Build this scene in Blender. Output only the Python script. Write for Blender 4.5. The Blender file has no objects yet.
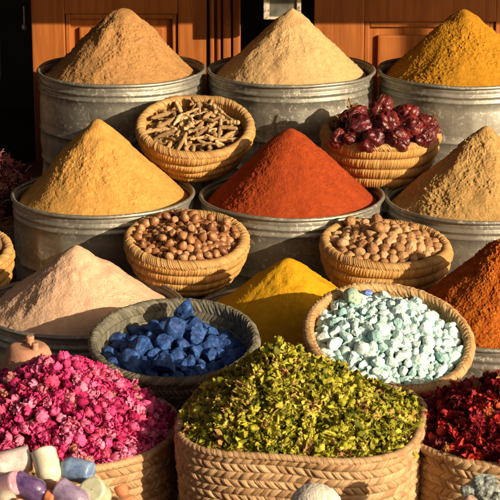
import bpy, math, random
import numpy as np
from mathutils import Vector, Matrix, Euler

R_ = math.radians
scene = bpy.context.scene
COL = scene.collection

# ------------------------------------------------------------------ camera
F = 1932.0                       # focal length in pixels of the 500 px photograph
PITCH = R_(16.65)
CAMZ = 1.85
FWD = Vector((0, math.cos(PITCH), -math.sin(PITCH)))
UP = Vector((0, math.sin(PITCH), math.cos(PITCH)))
RIGHT = Vector((1, 0, 0))
ORG = Vector((0, 0, CAMZ))

def W(px, py, d):
    """world point seen at photo pixel (px,py) at depth d metres"""
    return ORG + FWD * d + RIGHT * ((px - 250) / F * d) + UP * ((250 - py) / F * d)

def at_Y(px, py, Y):
    r = FWD + RIGHT * ((px - 250) / F) + UP * ((250 - py) / F)
    return ORG + r * (Y / r.y)

# ------------------------------------------------------------------ numpy noise
def _h(ix, iy, iz, seed):
    h = (ix.astype(np.int64) * 374761393 + iy.astype(np.int64) * 668265263 + iz.astype(np.int64) * 2147483647 + seed * 974711) & 0xffffffff
    h = ((h ^ (h >> 13)) * 1274126177) & 0xffffffff
    h = ((h ^ (h >> 15)) * 2246822519) & 0xffffffff
    return ((h ^ (h >> 16)) & 0xffffff) / float(0xffffff)

def vnoise(p, seed=0):
    f = np.floor(p); i = f.astype(np.int64); t = p - f
    t = t * t * t * (t * (t * 6 - 15) + 10)
    r = 0
    for dx in (0, 1):
        wx = t[..., 0] if dx else 1 - t[..., 0]
        for dy in (0, 1):
            wy = t[..., 1] if dy else 1 - t[..., 1]
            for dz in (0, 1):
                wz = t[..., 2] if dz else 1 - t[..., 2]
                r = r + wx * wy * wz * _h(i[..., 0] + dx, i[..., 1] + dy, i[..., 2] + dz, seed)
    return r * 2 - 1

def fbm(p, octv=4, seed=0, gain=.5):
    a = 1.; s = 0; n = 0
    for k in range(octv):
        s = s + a * vnoise(p * (2.03 ** k) + 17.3 * k, seed + k); n += a; a *= gain
    return s / n

# ------------------------------------------------------------------ mesh helpers
def mk_mesh(name, V, faces, mat=None, smooth=True, tone=None, fib=None):
    """V (n,3); faces: array (m,k) or list of such arrays"""
    me = bpy.data.meshes.new(name)
    V = np.asarray(V, dtype=np.float32).reshape(-1, 3)
    if isinstance(faces, np.ndarray): faces = [faces]
    faces = [np.asarray(f, dtype=np.int32) for f in faces if len(f)]
    nl = sum(f.size for f in faces); nf = sum(len(f) for f in faces)
    me.vertices.add(len(V)); me.vertices.foreach_set('co', V.ravel())
    me.loops.add(nl); me.polygons.add(nf)
    me.loops.foreach_set('vertex_index', np.concatenate([f.ravel() for f in faces]))
    tot = np.concatenate([np.full(len(f), f.shape[1], np.int32) for f in faces])
    start = np.concatenate([[0], np.cumsum(tot)[:-1]]).astype(np.int32)
    me.polygons.foreach_set('loop_start', start); me.polygons.foreach_set('loop_total', tot)
    me.polygons.foreach_set('use_smooth', np.full(nf, smooth, dtype=bool))
    if tone is not None:
        a = me.attributes.new('tone', 'FLOAT', 'POINT'); a.data.foreach_set('value', np.asarray(tone, np.float32).ravel())
    if fib is not None:
        a = me.attributes.new('fib', 'FLOAT', 'POINT'); a.data.foreach_set('value', np.asarray(fib, np.float32).ravel())
    me.update(calc_edges=True); me.validate()
    if mat: me.materials.append(mat)
    return me

def link(name, me, parent=None, mat4=None):
    o = bpy.data.objects.new(name, me); COL.objects.link(o)
    if parent: o.parent = parent
    if mat4 is not None: o.matrix_basis = mat4
    return o

def tag(o, label=None, cat=None, group=None, kind=None):
    if label: o['label'] = label
    if cat: o['category'] = cat
    if group: o['group'] = group
    if kind: o['kind'] = kind
    return o

def empty(name, mat4, label, cat, group=None):
    o = bpy.data.objects.new(name, None); COL.objects.link(o); o.matrix_basis = mat4
    o.empty_display_size = .05
    return tag(o, label, cat, group)

def grid_faces(nv, nu, wrap=True, off=0):
    """rows nv, columns nu"""
    j, i = np.meshgrid(np.arange(nv - 1), np.arange(nu if wrap else nu - 1), indexing='ij')
    i2 = (i + 1) % nu
    return (np.stack([j * nu + i, j * nu + i2, (j + 1) * nu + i2, (j + 1) * nu + i], -1).reshape(-1, 4) + off)

def boxes_mesh(name, lst, mat, bev=0.0):
    import bmesh
    bm = bmesh.new()
    for (x0, x1, y0, y1, z0, z1) in lst:
        m = Matrix.Translation(((x0 + x1) / 2, (y0 + y1) / 2, (z0 + z1) / 2)) @ Matrix.Diagonal((x1 - x0, y1 - y0, z1 - z0, 1))
        r = bmesh.ops.create_cube(bm, size=1, matrix=m)
        if bev:
            es = list({e for v in r['verts'] for e in v.link_edges})
            bmesh.ops.bevel(bm, geom=es, offset=bev, segments=2, affect='EDGES', profile=.6)
    me = bpy.data.meshes.new(name); bm.to_mesh(me); bm.free(); me.materials.append(mat)
    return me

def lathe(prof, nu):
    """prof (n,2) r,z -> P(n,nu,3)"""
    prof = np.asarray(prof, float)
    th = np.arange(nu) / nu * 2 * math.pi
    return np.stack([prof[:, :1] * np.cos(th), prof[:, :1] * np.sin(th), np.repeat(prof[:, 1:], nu, 1)], -1)

def densify(prof, step):
    out = []
    for a, b in zip(prof[:-1], prof[1:]):
        n = max(1, int(math.dist(a, b) / step))
        for k in range(n): out.append((a[0] + (b[0] - a[0]) * k / n, a[1] + (b[1] - a[1]) * k / n))
    out.append(prof[-1]); return np.array(out)

def merge(variants, mats, tones=None):
    """variants list of (V,faces) chosen per transform -> V,F(list by size),tone"""
    Vs = []; Fs = {}; T = []; off = 0
    for k, (vi, M) in enumerate(mats):
        V, F4 = variants[vi]
        A = np.array(M)[:3, :3]; t = np.array(M)[:3, 3]
        Vs.append(V @ A.T + t)
        for f in (F4 if isinstance(F4, list) else [F4]):
            Fs.setdefault(f.shape[1], []).append(f + off)
        T.append(np.full(len(V), tones[k] if tones is not None else random.random())); off += len(V)
    return np.concatenate(Vs), [np.concatenate(v) for v in Fs.values()], np.concatenate(T)

# ------------------------------------------------------------------ materials
class NT:
    def __init__(s, name, **kw):
        s.m = bpy.data.materials.new(name); s.m.use_nodes = True
        s.t = s.m.node_tree; s.n = s.t.nodes; s.l = s.t.links
        s.b = s.n['Principled BSDF']
        for k, v in kw.items(): s.b.inputs[k].default_value = v
    def node(s, typ, **kw):
        n = s.n.new(typ)
        for k, v in kw.items():
            if k.startswith('_'): setattr(n, k[1:], v)
            else: n.inputs[k.replace('__', ' ')].default_value = v
        return n
    def co(s, scale=(1, 1, 1), kind='Object'):
        c = s.n.new('ShaderNodeTexCoord'); m = s.n.new('ShaderNodeMapping'); m.inputs['Scale'].default_value = scale
        s.l.new(c.outputs[kind], m.inputs['Vector']); return m.outputs[0]
    def noise(s, vec, scale, detail=4, rough=.55):
        n = s.node('ShaderNodeTexNoise', Scale=scale, Detail=detail, Roughness=rough); s.l.new(vec, n.inputs['Vector']); return n.outputs['Fac']
    def ramp(s, fac, stops):
        r = s.n.new('ShaderNodeValToRGB'); e = r.color_ramp.elements
        while len(e) < len(stops): e.new(.5)
        for el, (p, c) in zip(e, stops): el.position = p; el.color = (*c, 1) if len(c) == 3 else c
        s.l.new(fac, r.inputs[0]); return r.outputs[0]
    def mix(s, fac, a, b, blend='MIX'):
        m = s.n.new('ShaderNodeMix'); m.data_type = 'RGBA'; m.blend_type = blend
        for sock, v in ((m.inputs[0], fac), (m.inputs[6], a), (m.inputs[7], b)):
            if isinstance(v, (int, float)): sock.default_value = v
            elif isinstance(v, tuple): sock.default_value = (*v, 1) if len(v) == 3 else v
            else: s.l.new(v, sock)
        return m.outputs[2]
    def math(s, op, a, b=0.0):
        m = s.n.new('ShaderNodeMath'); m.operation = op
        for sock, v in ((m.inputs[0], a), (m.inputs[1], b)):
            if isinstance(v, (int, float)): sock.default_value = v
            else: s.l.new(v, sock)
        return m.outputs[0]
    def color(s, c): s.l.new(c, s.b.inputs['Base Color'])
    def rough(s, c): s.l.new(c, s.b.inputs['Roughness'])
    def bump(s, h, dist=.001, strength=1.):
        b = s.node('ShaderNodeBump', Strength=strength, Distance=dist); s.l.new(h, b.inputs['Height']); s.l.new(b.outputs[0], s.b.inputs['Normal'])
    def rnd(s): return s.n.new('ShaderNodeObjectInfo').outputs['Random']
    def tone(s):
        a = s.n.new('ShaderNodeAttribute'); a.attribute_name = 'tone'; return a.outputs['Fac']
    def translucent(s, color, amt):
        tr = s.n.new('ShaderNodeBsdfTranslucent'); s.l.new(color, tr.inputs[0])
        mx = s.n.new('ShaderNodeMixShader'); mx.inputs[0].default_value = amt
        out = s.n['Material Output']
        s.l.new(s.b.outputs[0], mx.inputs[1]); s.l.new(tr.outputs[0], mx.inputs[2]); s.l.new(mx.outputs[0], out.inputs[0])

def powder_mat(name, c_lo, c_mid, c_hi, fine=900, coarse=60):
    t = NT(name, Roughness=.95); t.b.inputs['Specular IOR Level'].default_value = .12
    v = t.co()
    a = t.noise(v, coarse, 5, .6); b = t.noise(v, fine, 3, .7)
    f = t.math('ADD', t.math('MULTIPLY', a, .28), t.math('MULTIPLY', b, .72))
    t.color(t.ramp(f, [(.36, c_lo), (.5, c_mid), (.64, c_hi)]))
    t.bump(t.math('ADD', b, t.noise(v, 300, 3)), .0016, .8)
    return t.m

def straw_mat(name, dark, mid, light, streak=(1, 1, 1), green=None):
    t = NT(name, Roughness=.55); t.b.inputs['Specular IOR Level'].default_value = .35
    v = t.co(streak)
    c = t.ramp(t.tone(), [(0, dark), (.45, mid), (1, light)])
    n = t.noise(v, 14, 4)
    c = t.mix(t.ramp(n, [(.4, (0, 0, 0)), (.65, (1, 1, 1))]), c, t.mix(.55, c, mid))
    c = t.mix(t.ramp(t.noise(t.co(), 330, 3, .7), [(.35, (.9, .9, .9)), (.7, (0, 0, 0))]), c, t.mix(.5, c, dark))
    fa = t.n.new('ShaderNodeAttribute'); fa.attribute_name = 'fib'
    fn = t.n.new('ShaderNodeTexNoise'); fn.noise_dimensions = '1D'; fn.inputs['Scale'].default_value = 5.; fn.inputs['Detail'].default_value = 3
    t.l.new(fa.outputs['Fac'], fn.inputs['W']); fo = fn.outputs['Fac']
    c = t.mix(t.math('MULTIPLY', t.ramp(fo, [(.40, (1, 1, 1)), (.54, (0, 0, 0))]), .4), c, dark)
    c = t.mix(t.math('MULTIPLY', t.ramp(fo, [(.56, (0, 0, 0)), (.68, (1, 1, 1))]), .45), c, light)
    if green: c = t.mix(t.ramp(t.noise(t.co(), 9, 3), [(.45, (0, 0, 0)), (.62, (1, 1, 1))]), c, green)
    t.color(c)
    t.bump(t.math('ADD', t.math('MULTIPLY', fo, 1.6), t.noise(t.co(), 520, 4, .65)), .0014, .9)
    return t.m

def var_mat(name, stops, use='rnd', rough=.6, fine=None, spec=.3, bump=None, transl=0, coat=0, mottle=.35):
    t = NT(name, Roughness=rough); t.b.inputs['Specular IOR Level'].default_value = spec
    f = t.rnd() if use == 'rnd' else t.tone()
    c = t.ramp(f, stops)
    if fine:
        n = t.noise(t.co(), fine, 5, .65)
        lo = t.mix(1., c, (.45, .42, .42), 'MULTIPLY')
        c = t.mix(t.math('MULTIPLY', t.ramp(n, [(.35, (1, 1, 1)), (.6, (0, 0, 0))]), mottle), c, lo)
    t.color(c)
    if bump: t.bump(t.noise(t.co(), bump[0], 4, .6), bump[1], .9)
    if coat: t.b.inputs['Coat Weight'].default_value = coat
    if transl: t.translucent(c, transl)
    return t.m

# galvanised metal
def metal_mat():
    t = NT('galvanised_metal', Metallic=.7)
    va = t.n.new('ShaderNodeVectorMath'); va.operation = 'ADD'
    cb = t.n.new('ShaderNodeCombineXYZ'); t.l.new(t.math('MULTIPLY', t.rnd(), 31.), cb.inputs[0]); t.l.new(t.math('MULTIPLY', t.rnd(), 17.), cb.inputs[1])
    t.l.new(t.co(), va.inputs[0]); t.l.new(cb.outputs[0], va.inputs[1]); v = va.outputs[0]
    vo = t.node('ShaderNodeTexVoronoi', Scale=95); t.l.new(v, vo.inputs['Vector'])
    sp = t.ramp(t.math('MULTIPLY', vo.outputs['Color'], 1.), [(.0, (.29, .275, .23)), (1, (.39, .37, .31))])
    big = t.noise(v, 7, 6, .6)
    c = t.mix(t.ramp(big, [(.35, (0, 0, 0)), (.7, (.7, .7, .7))]), sp, (.21, .195, .155))
    # pale corrosion blooms
    w = t.noise(v, 88, 3, .6)
    patch = t.noise(v, 12, 2)
    wm = t.math('MULTIPLY', t.ramp(w, [(.555, (0, 0, 0)), (.62, (1, 1, 1))]), t.ramp(patch, [(.38, (0, 0, 0)), (.62, (1, 1, 1))]))
    c = t.mix(t.math('MULTIPLY', wm, .55), c, (.70, .67, .59))
    # drips, stretched down the wall
    dr = t.noise(t.co((22, 22, 1.6)), 3, 4, .6)
    c = t.mix(t.math('MULTIPLY', t.ramp(dr, [(.52, (0, 0, 0)), (.7, (1, 1, 1))]), .5), c, (.2, .18, .145))
    # warm rusty grime
    ru = t.noise(v, 17, 6, .7)
    c = t.mix(t.math('MULTIPLY', t.ramp(ru, [(.57, (0, 0, 0)), (.72, (1, 1, 1))]), .55), c, (.19, .12, .065))
    t.color(c)
    t.rough(t.ramp(t.math('ADD', t.math('MULTIPLY', big, .6), t.math('MULTIPLY', w, .4)), [(.35, (.46,) * 3), (.65, (.68,) * 3)]))
    t.bump(t.math('ADD', t.noise(v, 40, 5, .6), t.math('MULTIPLY', wm, .5)), .0015, .5)
    return t.m

def wood_mat(name, a, b, c, grain=(26, 26, 1.3)):
    t = NT(name, Roughness=.48)
    n = t.noise(t.co(grain), 2.4, 6, .62)
    n2 = t.noise(t.co((150, 150, 3)), 2, 4, .6)
    f = t.math('ADD', t.math('MULTIPLY', n, .7), t.math('MULTIPLY', n2, .3))
    t.color(t.mix(t.math('MULTIPLY', t.ramp(t.noise(t.co(), 5, 4), [(.45, (0, 0, 0)), (.7, (1, 1, 1))]), .35), t.ramp(f, [(.3, a), (.5, b), (.7, c)]), a))
    t.bump(f, .0012, .6)
    return t.m

M = {}
M['metal'] = metal_mat()
M['door'] = wood_mat('orange_wood', (.19, .05, .009), (.36, .105, .016), (.48, .165, .03))
M['darkwood'] = wood_mat('dark_wood', (.02, .012, .008), (.045, .026, .016), (.07, .04, .022))
M['bench'] = wood_mat('bench_wood', (.06, .04, .025), (.12, .08, .05), (.18, .12, .08), (1.3, 26, 26))

P_ = {
 'tan':   powder_mat('tan_powder', (.24, .11, .035), (.41, .21, .072), (.53, .30, .12)),
 'sand':  powder_mat('sandy_powder', (.44, .25, .095), (.61, .38, .165), (.70, .48, .24)),
 'ochre': powder_mat('ochre_powder', (.25, .10, .006), (.45, .20, .012), (.58, .29, .03)),
 'curry': powder_mat('yellow_powder', (.35, .155, .026), (.55, .28, .065), (.66, .38, .12)),
 'red':   powder_mat('red_powder', (.16, .021, .006), (.32, .046, .010), (.43, .078, .017)),
 'cumin': powder_mat('brown_powder', (.25, .13, .042), (.48, .285, .095), (.62, .40, .16)),
 'rose':  powder_mat('pinkish_powder', (.52, .30, .17), (.69, .43, .27), (.77, .53, .37)),
 'turm':  powder_mat('turmeric_powder', (.42, .19, .004), (.62, .31, .008), (.70, .39, .02)),
 'blend': powder_mat('orange_blend', (.14, .018, .004), (.36, .075, .008), (.56, .20, .02), 420, 42),
}
M['straw'] = straw_mat('golden_straw', (.36, .165, .038), (.60, .32, .085), (.74, .46, .16))
M['straw_rim'] = straw_mat('pale_straw', (.40, .20, .058), (.63, .36, .125), (.76, .50, .21))
M['palm'] = straw_mat('plaited_palm', (.32, .17, .07), (.56, .34, .165), (.70, .49, .27))
M['greypalm'] = straw_mat('grey_green_palm', (.07, .064, .044), (.19, .172, .12), (.33, .295, .21))
M['bowlpalm'] = straw_mat('bowl_palm', (.34, .18, .065), (.58, .35, .15), (.72, .50, .25))

# ------------------------------------------------------------------ setting
def bigplane(name, half, z, mat):
    me = mk_mesh(name, [(-half, -half, z), (half, -half, z), (half, half, z), (-half, half, z)], np.array([[0, 1, 2, 3]]), mat)
    return link(name, me)
tg = NT('pavement_stone', Roughness=.85)
v_ = tg.co()
tg.color(tg.ramp(tg.noise(v_, 1.7, 8, .65), [(.3, (.22, .165, .115)), (.7, (.36, .28, .20))])); tg.bump(tg.noise(v_, 30, 5), .01)
tag(bigplane('ground', 60, 0, tg.m), 'dusty stone ground under the stall', None, None, 'structure')

YD = 6.12
def dx(px, Y=YD): return at_Y(px, 40, Y).x
ZT = 2.45
# dark shop interior
rm = NT('shade_toned_plaster', Roughness=.9)  # near-black tone paints in the room's shade; floor sheet covers sunlit ground
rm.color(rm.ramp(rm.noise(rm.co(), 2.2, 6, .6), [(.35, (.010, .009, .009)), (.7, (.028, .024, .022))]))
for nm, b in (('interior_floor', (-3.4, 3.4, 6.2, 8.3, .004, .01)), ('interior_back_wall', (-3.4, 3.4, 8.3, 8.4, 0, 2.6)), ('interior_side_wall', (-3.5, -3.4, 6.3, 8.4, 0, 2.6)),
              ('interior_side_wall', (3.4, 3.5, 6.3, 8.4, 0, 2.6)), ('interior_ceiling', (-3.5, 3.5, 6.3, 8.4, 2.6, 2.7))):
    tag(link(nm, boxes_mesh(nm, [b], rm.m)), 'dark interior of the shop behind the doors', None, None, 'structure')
plas = NT('outer_plaster', Roughness=.9)
plas.color(plas.ramp(plas.noise(plas.co(), 3, 6), [(.3, (.3, .17, .11)), (.7, (.4, .25, .17))]))
tag(link('shop_front_wall', boxes_mesh('w', [(-3.5, 3.5, 6.2, 6.35, ZT, 4.2), (-3.5, dx(32) - .75, 6.2, 6.35, 0, ZT), (dx(313) + 1.2, 3.5, 6.2, 6.35, 0, ZT)], plas.m)), 'ochre plastered shop front above the doors', None, None, 'structure')

# wooden doors : frame (stiles and rails), raised panel, moulding
def frame_strip(x0, x1, z0, z1, w, y_back, y_front):
    """four mitreless strips butted end to end"""
    return [(x0, x0 + w, y_front, y_back, z0, z1), (x1 - w, x1, y_front, y_back, z0, z1),
            (x0 + w, x1 - w, y_front, y_back, z1 - w, z1), (x0 + w, x1 - w, y_front, y_back, z0, z0 + w)]

def door(label, x0, x1, xs0, xs1, zr0, zr1):
    """leaf from x0..x1, panel opening xs0..xs1 between zr0..zr1 (one framed panel in sight, one below)"""
    t = empty('wooden_door', Matrix.Translation(((x0 + x1) / 2, YD, 0)), label, 'door')
    cx = (x0 + x1) / 2
    L = lambda b: (b[0] - cx, b[1] - cx, b[2] - YD, b[3] - YD, b[4], b[5])
    fr = [(x0, xs0, YD, YD + .045, .01, ZT), (xs1, x1, YD, YD + .045, .01, ZT),
          (xs0, xs1, YD, YD + .045, zr1, ZT), (xs0, xs1, YD, YD + .045, zr0 - .12, zr0), (xs0, xs1, YD, YD + .045, .01, .16)]
    link('door_frame', boxes_mesh('door_frame', [L(b) for b in fr], M['door'], .003), t)
    for (za, zb) in ((zr0, zr1), (.16, zr0 - .12)):
        link('panel', boxes_mesh('panel', [L((xs0, xs1, YD + .026, YD + .04, za, zb))], M['door']), t)
        link('moulding', boxes_mesh('moulding', [L(b) for b in frame_strip(xs0 + .002, xs1 - .002, za + .002, zb - .002, .016, YD + .026, YD + .008)], M['door'], .004), t)
        link('raised_panel', boxes_mesh('raised_panel', [L((xs0 + .045, xs1 - .045, YD + .010, YD + .026, za + .045, zb - .045))], M['door'], .006), t)
    return t
zc = lambda py: at_Y(250, py, YD).z
door('orange brown wooden door leaf behind the leftmost tan heap', dx(32), dx(207), dx(65), dx(178), .45, zc(14))
door('orange brown panelled wooden door behind the ochre heap at the back right', dx(314), dx(314) + .72, dx(364), dx(364) + .42, .45, zc(22))
# door jamb with vertical mouldings beside the middle gap
jt = empty('door_jamb', Matrix.Translation((dx(224), YD, 0)), 'narrow moulded wooden jamb between the left door and the dark gap', 'door jamb')
jx = lambda a, b, f: (dx(a) - dx(224), dx(b) - dx(224), f, .05, .01, ZT)
link('post', boxes_mesh('post', [jx(209, 240.5, .012)], M['door'], .002), jt)
for a, b, f in ((210, 214, -.012), (217, 221, -.004), (223, 231, -.012), (233, 240, -.018)):
    link('moulding', boxes_mesh('moulding', [(dx(a) - dx(224), dx(b) - dx(224), f, .0115, .012, ZT - .01)], M['door'], .004), jt)

EL, AZ = R_(18.5), R_(50.0)
# unseen canvas added over the stall to cut sky light and high sun
aw = NT('added_canopy_canvas', Roughness=.9)
aw.color(aw.ramp(aw.noise(aw.co(), 6, 5), [(.3, (.20, .15, .10)), (.7, (.28, .21, .15))]))
ya, za = 3.0, CAMZ + 1.35
nA = 40
xs = np.linspace(-5, 12, nA)
V = []; 
for (yy, zz) in ((ya, za), (ya, za - .012), (6.19, 3.95), (6.19, 3.97)):
    for x in xs: V.append((x, yy, zz + (.008 * math.sin(x * 9) if yy == ya else 0)))
Fc = []
for r in range(4):
    r2 = (r + 1) % 4
    for i in range(nA - 1): Fc.append((r * nA + i, r * nA + i + 1, r2 * nA + i + 1, r2 * nA + i))
t = empty('added_canopy', Matrix.Translation((0, 0, 0)), 'brown canvas added out of view over the spice stall to block light', 'added_canopy')
link('canvas', mk_mesh('canvas', V, np.array(Fc), aw.m, False), t)
for x in (-4.5, 4.2, 11.5): link('pole', boxes_mesh('pole', [(x - .025, x + .025, ya + .03, ya + .08, 0, za - .01)], M['darkwood'], .004), t)

# earth coloured house on the far side of the lane, behind the photographer
ht = empty('adobe_house', Matrix.Translation((-14, -9, 0)), 'earth coloured house across the lane facing the stall', 'house')
link('wall', boxes_mesh('wall', [(-20, 20, -.4, 0, 0, 9.5)], plas.m), ht)
for k in range(6):
    x = -17 + 6.2 * k
    link('window', boxes_mesh('window', [(x, x + 1.1, .003, .06, 3.4, 5.0)], M['darkwood'], .01), ht)
link('door', boxes_mesh('door', [(-.6, .7, .003, .07, 0, 2.3)], M['darkwood'], .01), ht)

YS = 5.22  # unseen board added only to cast the shadow edge on the doors
zs = at_Y(200, 24.5, YD).z + (YD - YS) / math.cos(AZ) * math.tan(EL)
t = empty('door_shade_board', Matrix.Translation((0, YS, zs)), 'wooden board added out of view above the back row to shade the upper doors', 'shade_board')
link('board', boxes_mesh('board', [(-2.2, 4.2, 0, .93, 0, .03)], M['darkwood'], .003), t)
for x in (-1.9, 1.6, 4.0): link('bracket', boxes_mesh('bracket', [(x, x + .03, .3, .93, -.04, -.001)], M['darkwood'], .002), t)

# ------------------------------------------------------------------ tubs and heaps
RT = .25
def tub_profile(h):
    """outer wall top to bottom then inner wall; z=0 at rim"""
    p = [(RT - .008, -.006), (RT - .006, -.012), (RT - .008, -.018)]
    def ridge(z, a, w=.007):
        p.extend([(RT - .008, z + w), (RT - .008 + a * .7, z + w * .5), (RT - .008 + a, z), (RT - .008 + a * .7, z - w * .5), (RT - .008, z - w)])
    ridge(-.028, .0052); ridge(-.046, .0045)
    p.append((RT - .006, -.075)); p.append((RT - .006, -.14))
    ridge(-.165, .004, .006)
    p.append((RT - .007, -.2)); ridge(-.255, .004, .006)
    p += [(RT - .009, -h + .012), (RT - .006, -h + .006), (RT - .006, -h), (.02, -h + .001)]
    q = [(.02, -h + .004), (RT - .012, -h + .006), (RT - .012, -.006), (RT - .008, -.004)]
    return densify(p + q, .012)

def make_tub(label, px, py, d, floor, seed):
    c = W(px, py, d); h = c.z - floor
    root = empty('metal_tub', Matrix.Translation((c.x, c.y, floor)), label, 'metal tub', 'galvanised spice tubs')
    P = lathe(tub_profile(h), 220)
    ang = np.arctan2(P[..., 1], P[..., 0]); r = np.hypot(P[..., 0], P[..., 1])
    n = vnoise(np.stack([np.cos(ang) * 2.1, np.sin(ang) * 2.1, P[..., 2] * 9], -1) + seed, seed)
    n2 = vnoise(np.stack([np.cos(ang) * 5, np.sin(ang) * 5, P[..., 2] * 16], -1) + seed, seed + 5)
    dent = -np.clip(vnoise(np.stack([np.cos(ang) * 3.5, np.sin(ang) * 3.5, P[..., 2] * 11], -1) + seed * 3, seed + 6) - .35, 0, 1) * np.clip(-P[..., 2] * 14 - .5, 0, 1)
    k = 1 + np.where(r > .1, (n * .0030 + n2 * .0014 + dent * .018) / RT, 0)
    P[..., 0] *= k; P[..., 1] *= k; P[..., 2] += h + .0022 * n
    link('body', mk_mesh('body', P, grid_faces(*P.shape[:2]), M['metal']), root)
    a = np.linspace(0, 2 * math.pi, 15)[:-1]
    T = lathe([(RT - .004 + .0055 * math.cos(x), .0055 * math.sin(x)) for x in list(a) + [0]], 220)
    an = np.arctan2(T[..., 1], T[..., 0])
    nr = vnoise(np.stack([np.cos(an) * 2.1, np.sin(an) * 2.1, an * 0], -1) + seed, seed)
    T[..., 0] *= 1 + nr * .003 / RT; T[..., 1] *= 1 + nr * .003 / RT; T[..., 2] += h + .0022 * nr
    link('rim', mk_mesh('rim', T, grid_faces(*T.shape[:2]), M['metal']), root)
    return c

def make_heap(name, label, c, d, px, py, apx, apy, mat, seed, rough=1., blunt=.06, foot=.228, facet=1., drop=.018, conc=1.0, clump=1.):
    el = PITCH + math.atan((py - 250) / F)
    H = (py - apy) / F * d / math.cos(el) + drop
    ax = (apx - px) / F * d
    nr, nu = 210, 520
    s = np.linspace(0, 1, nr)[:, None] ** .9; th = (np.arange(nu) / nu * 2 * math.pi)[None]
    ca, sa = np.cos(th), np.sin(th)
    lob = 1 + .02 * np.sin(2 * th + seed) + .014 * np.sin(3 * th + 2 * seed)
    r = foot * s * (1 + (lob - 1) * s)
    pr = 1 - (np.sqrt(s * s + blunt ** 2) - blunt) / (math.sqrt(1 + blunt ** 2) - blunt)
    pr = pr ** conc
    x = r * ca + ax * (1 - s); y = r * sa; z = H * pr + 0 * th
    # slipped facets and runnels that follow the slope
    tip = np.clip(s * 2.4, 0, 1)
    q = np.stack([ca * 1.7 * tip, sa * 1.7 * tip, s * 1.6 + 0 * th], -1)
    env = np.clip(s * 5, 0, 1) * np.clip((1 - s) * 4, 0, 1)
    n1 = fbm(q + seed * 3.1, 3, seed)
    p3 = np.stack([x, y, z], -1)
    n2 = fbm(p3 * np.array([26, 26, 15]) + seed, 3, seed + 9)
    dn = facet * (n1 * .0095 * env + n2 * .0036 * np.clip(s * 8, 0, 1))
    zone = np.clip(.42 + 1.5 * fbm(p3 * 9 + seed, 2, seed + 20), .12, 1.25)
    g1 = fbm(p3 * 105 + seed, 3, seed + 30, .6)
    g1 = np.sign(g1) * np.abs(g1) ** .8
    g2 = vnoise(p3 * 330, seed + 40)
    cl = np.clip(fbm(p3 * 190 + 5, 2, seed + 50) - .15, 0, 1)        # little clods lying on the slope
    dn = dn + rough * (g1 * .0020 * zone + g2 * .0008 + cl * .0040 * zone * clump) * np.clip(.25 + s * 3, 0, 1)
    al = math.atan(H / foot)
    x = x + dn * math.sin(al) * ca; y = y + dn * math.sin(al) * sa; z = z + dn * math.cos(al)
    z[-1] -= .03
    V = np.stack([x, y, z], -1)
    o = link(name, mk_mesh(name, V, grid_faces(nr, nu), mat), None, Matrix.Translation((c.x, c.y, c.z - drop)))
    return tag(o, label, 'spice heap', 'powder heaps in the tubs')

FL = {'back': .355, 'mid': .125, 'front': 0.0}
D = {'back': 5.75, 'mid': 5.25, 'front': 4.70}
tubs = [
 # row, px, py, apex px,py, mat, heap label, tub label, rough, blunt, facet
 ('back', 121, 69.5, 124, 9, 'tan', 'blunt tan powder heap at the back left in front of the door', 'dented metal tub of tan powder, leftmost in the back row', 1.3, .17, 1.2),
 ('back', 291.5, 70, 292, 9, 'sand', 'pale sandy pointed powder heap in the middle of the back row', 'metal tub of pale sandy powder in the middle of the back row', .8, .03, 1.0),
 ('back', 461, 71, 462, 10, 'ochre', 'dark ochre powder heap at the back right behind the dried peppers', 'metal tub of dark ochre powder at the back right', 1.3, .12, .8),
 ('mid', 103, 193, 99, 120, 'curry', 'warm yellow powder heap in the left tub of the middle row', 'metal tub of warm yellow powder, left in the middle row', .95, .06, 1.0),
 ('mid', 291.5, 195.5, 290, 129, 'red', 'brick red powder heap at the centre of the stall', 'metal tub of brick red powder at the centre of the stall', .95, .11, .5),
 ('mid', 478, 199, 484, 127, 'cumin', 'grainy brown powder heap in the right tub of the middle row', 'metal tub of grainy brown powder, right in the middle row', 1.35, .05, 1.1),
 ('front', 82, 305, 78, 246, 'rose', 'pale pinkish beige powder heap behind the pink rosebuds', 'metal tub of pinkish beige powder behind the pink rosebuds', .7, .05, 1.0),
 ('front', 288, 316, 288, 259, 'turm', 'bright turmeric yellow powder heap between the blue and turquoise bowls', 'metal tub of bright yellow powder between the two bowls', .55, .08, .9),
 ('front', 495, 317, 503, 240, 'blend', 'coarse orange red spice heap to the right of the turquoise bowl', 'metal tub of coarse orange red spice beside the turquoise bowl', 2.1, .15, 1.3),
]
for k, (row, px, py, ax, ay, mt, hl, tl, rg, bl, fc) in enumerate(tubs):
    c = make_tub(tl, px, py, D[row], FL[row], 3 + k)
    make_heap('spice_heap', hl, c, D[row], px, py, ax, ay, P_[mt], 11 + 7 * k, rg, bl, facet=fc, clump=1.0)

tag(link('display_step', boxes_mesh('s', [(-1.6, 1.6, 4.80, 5.375, 0, FL['mid'])], M['darkwood'], .004)), 'low dark wooden step under the middle row of tubs', 'step')
tag(link('display_step', boxes_mesh('s', [(-1.6, 1.6, 5.38, 5.98, 0, FL['back'])], M['darkwood'], .004)), 'taller dark wooden step under the back row of tubs', 'step')

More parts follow.
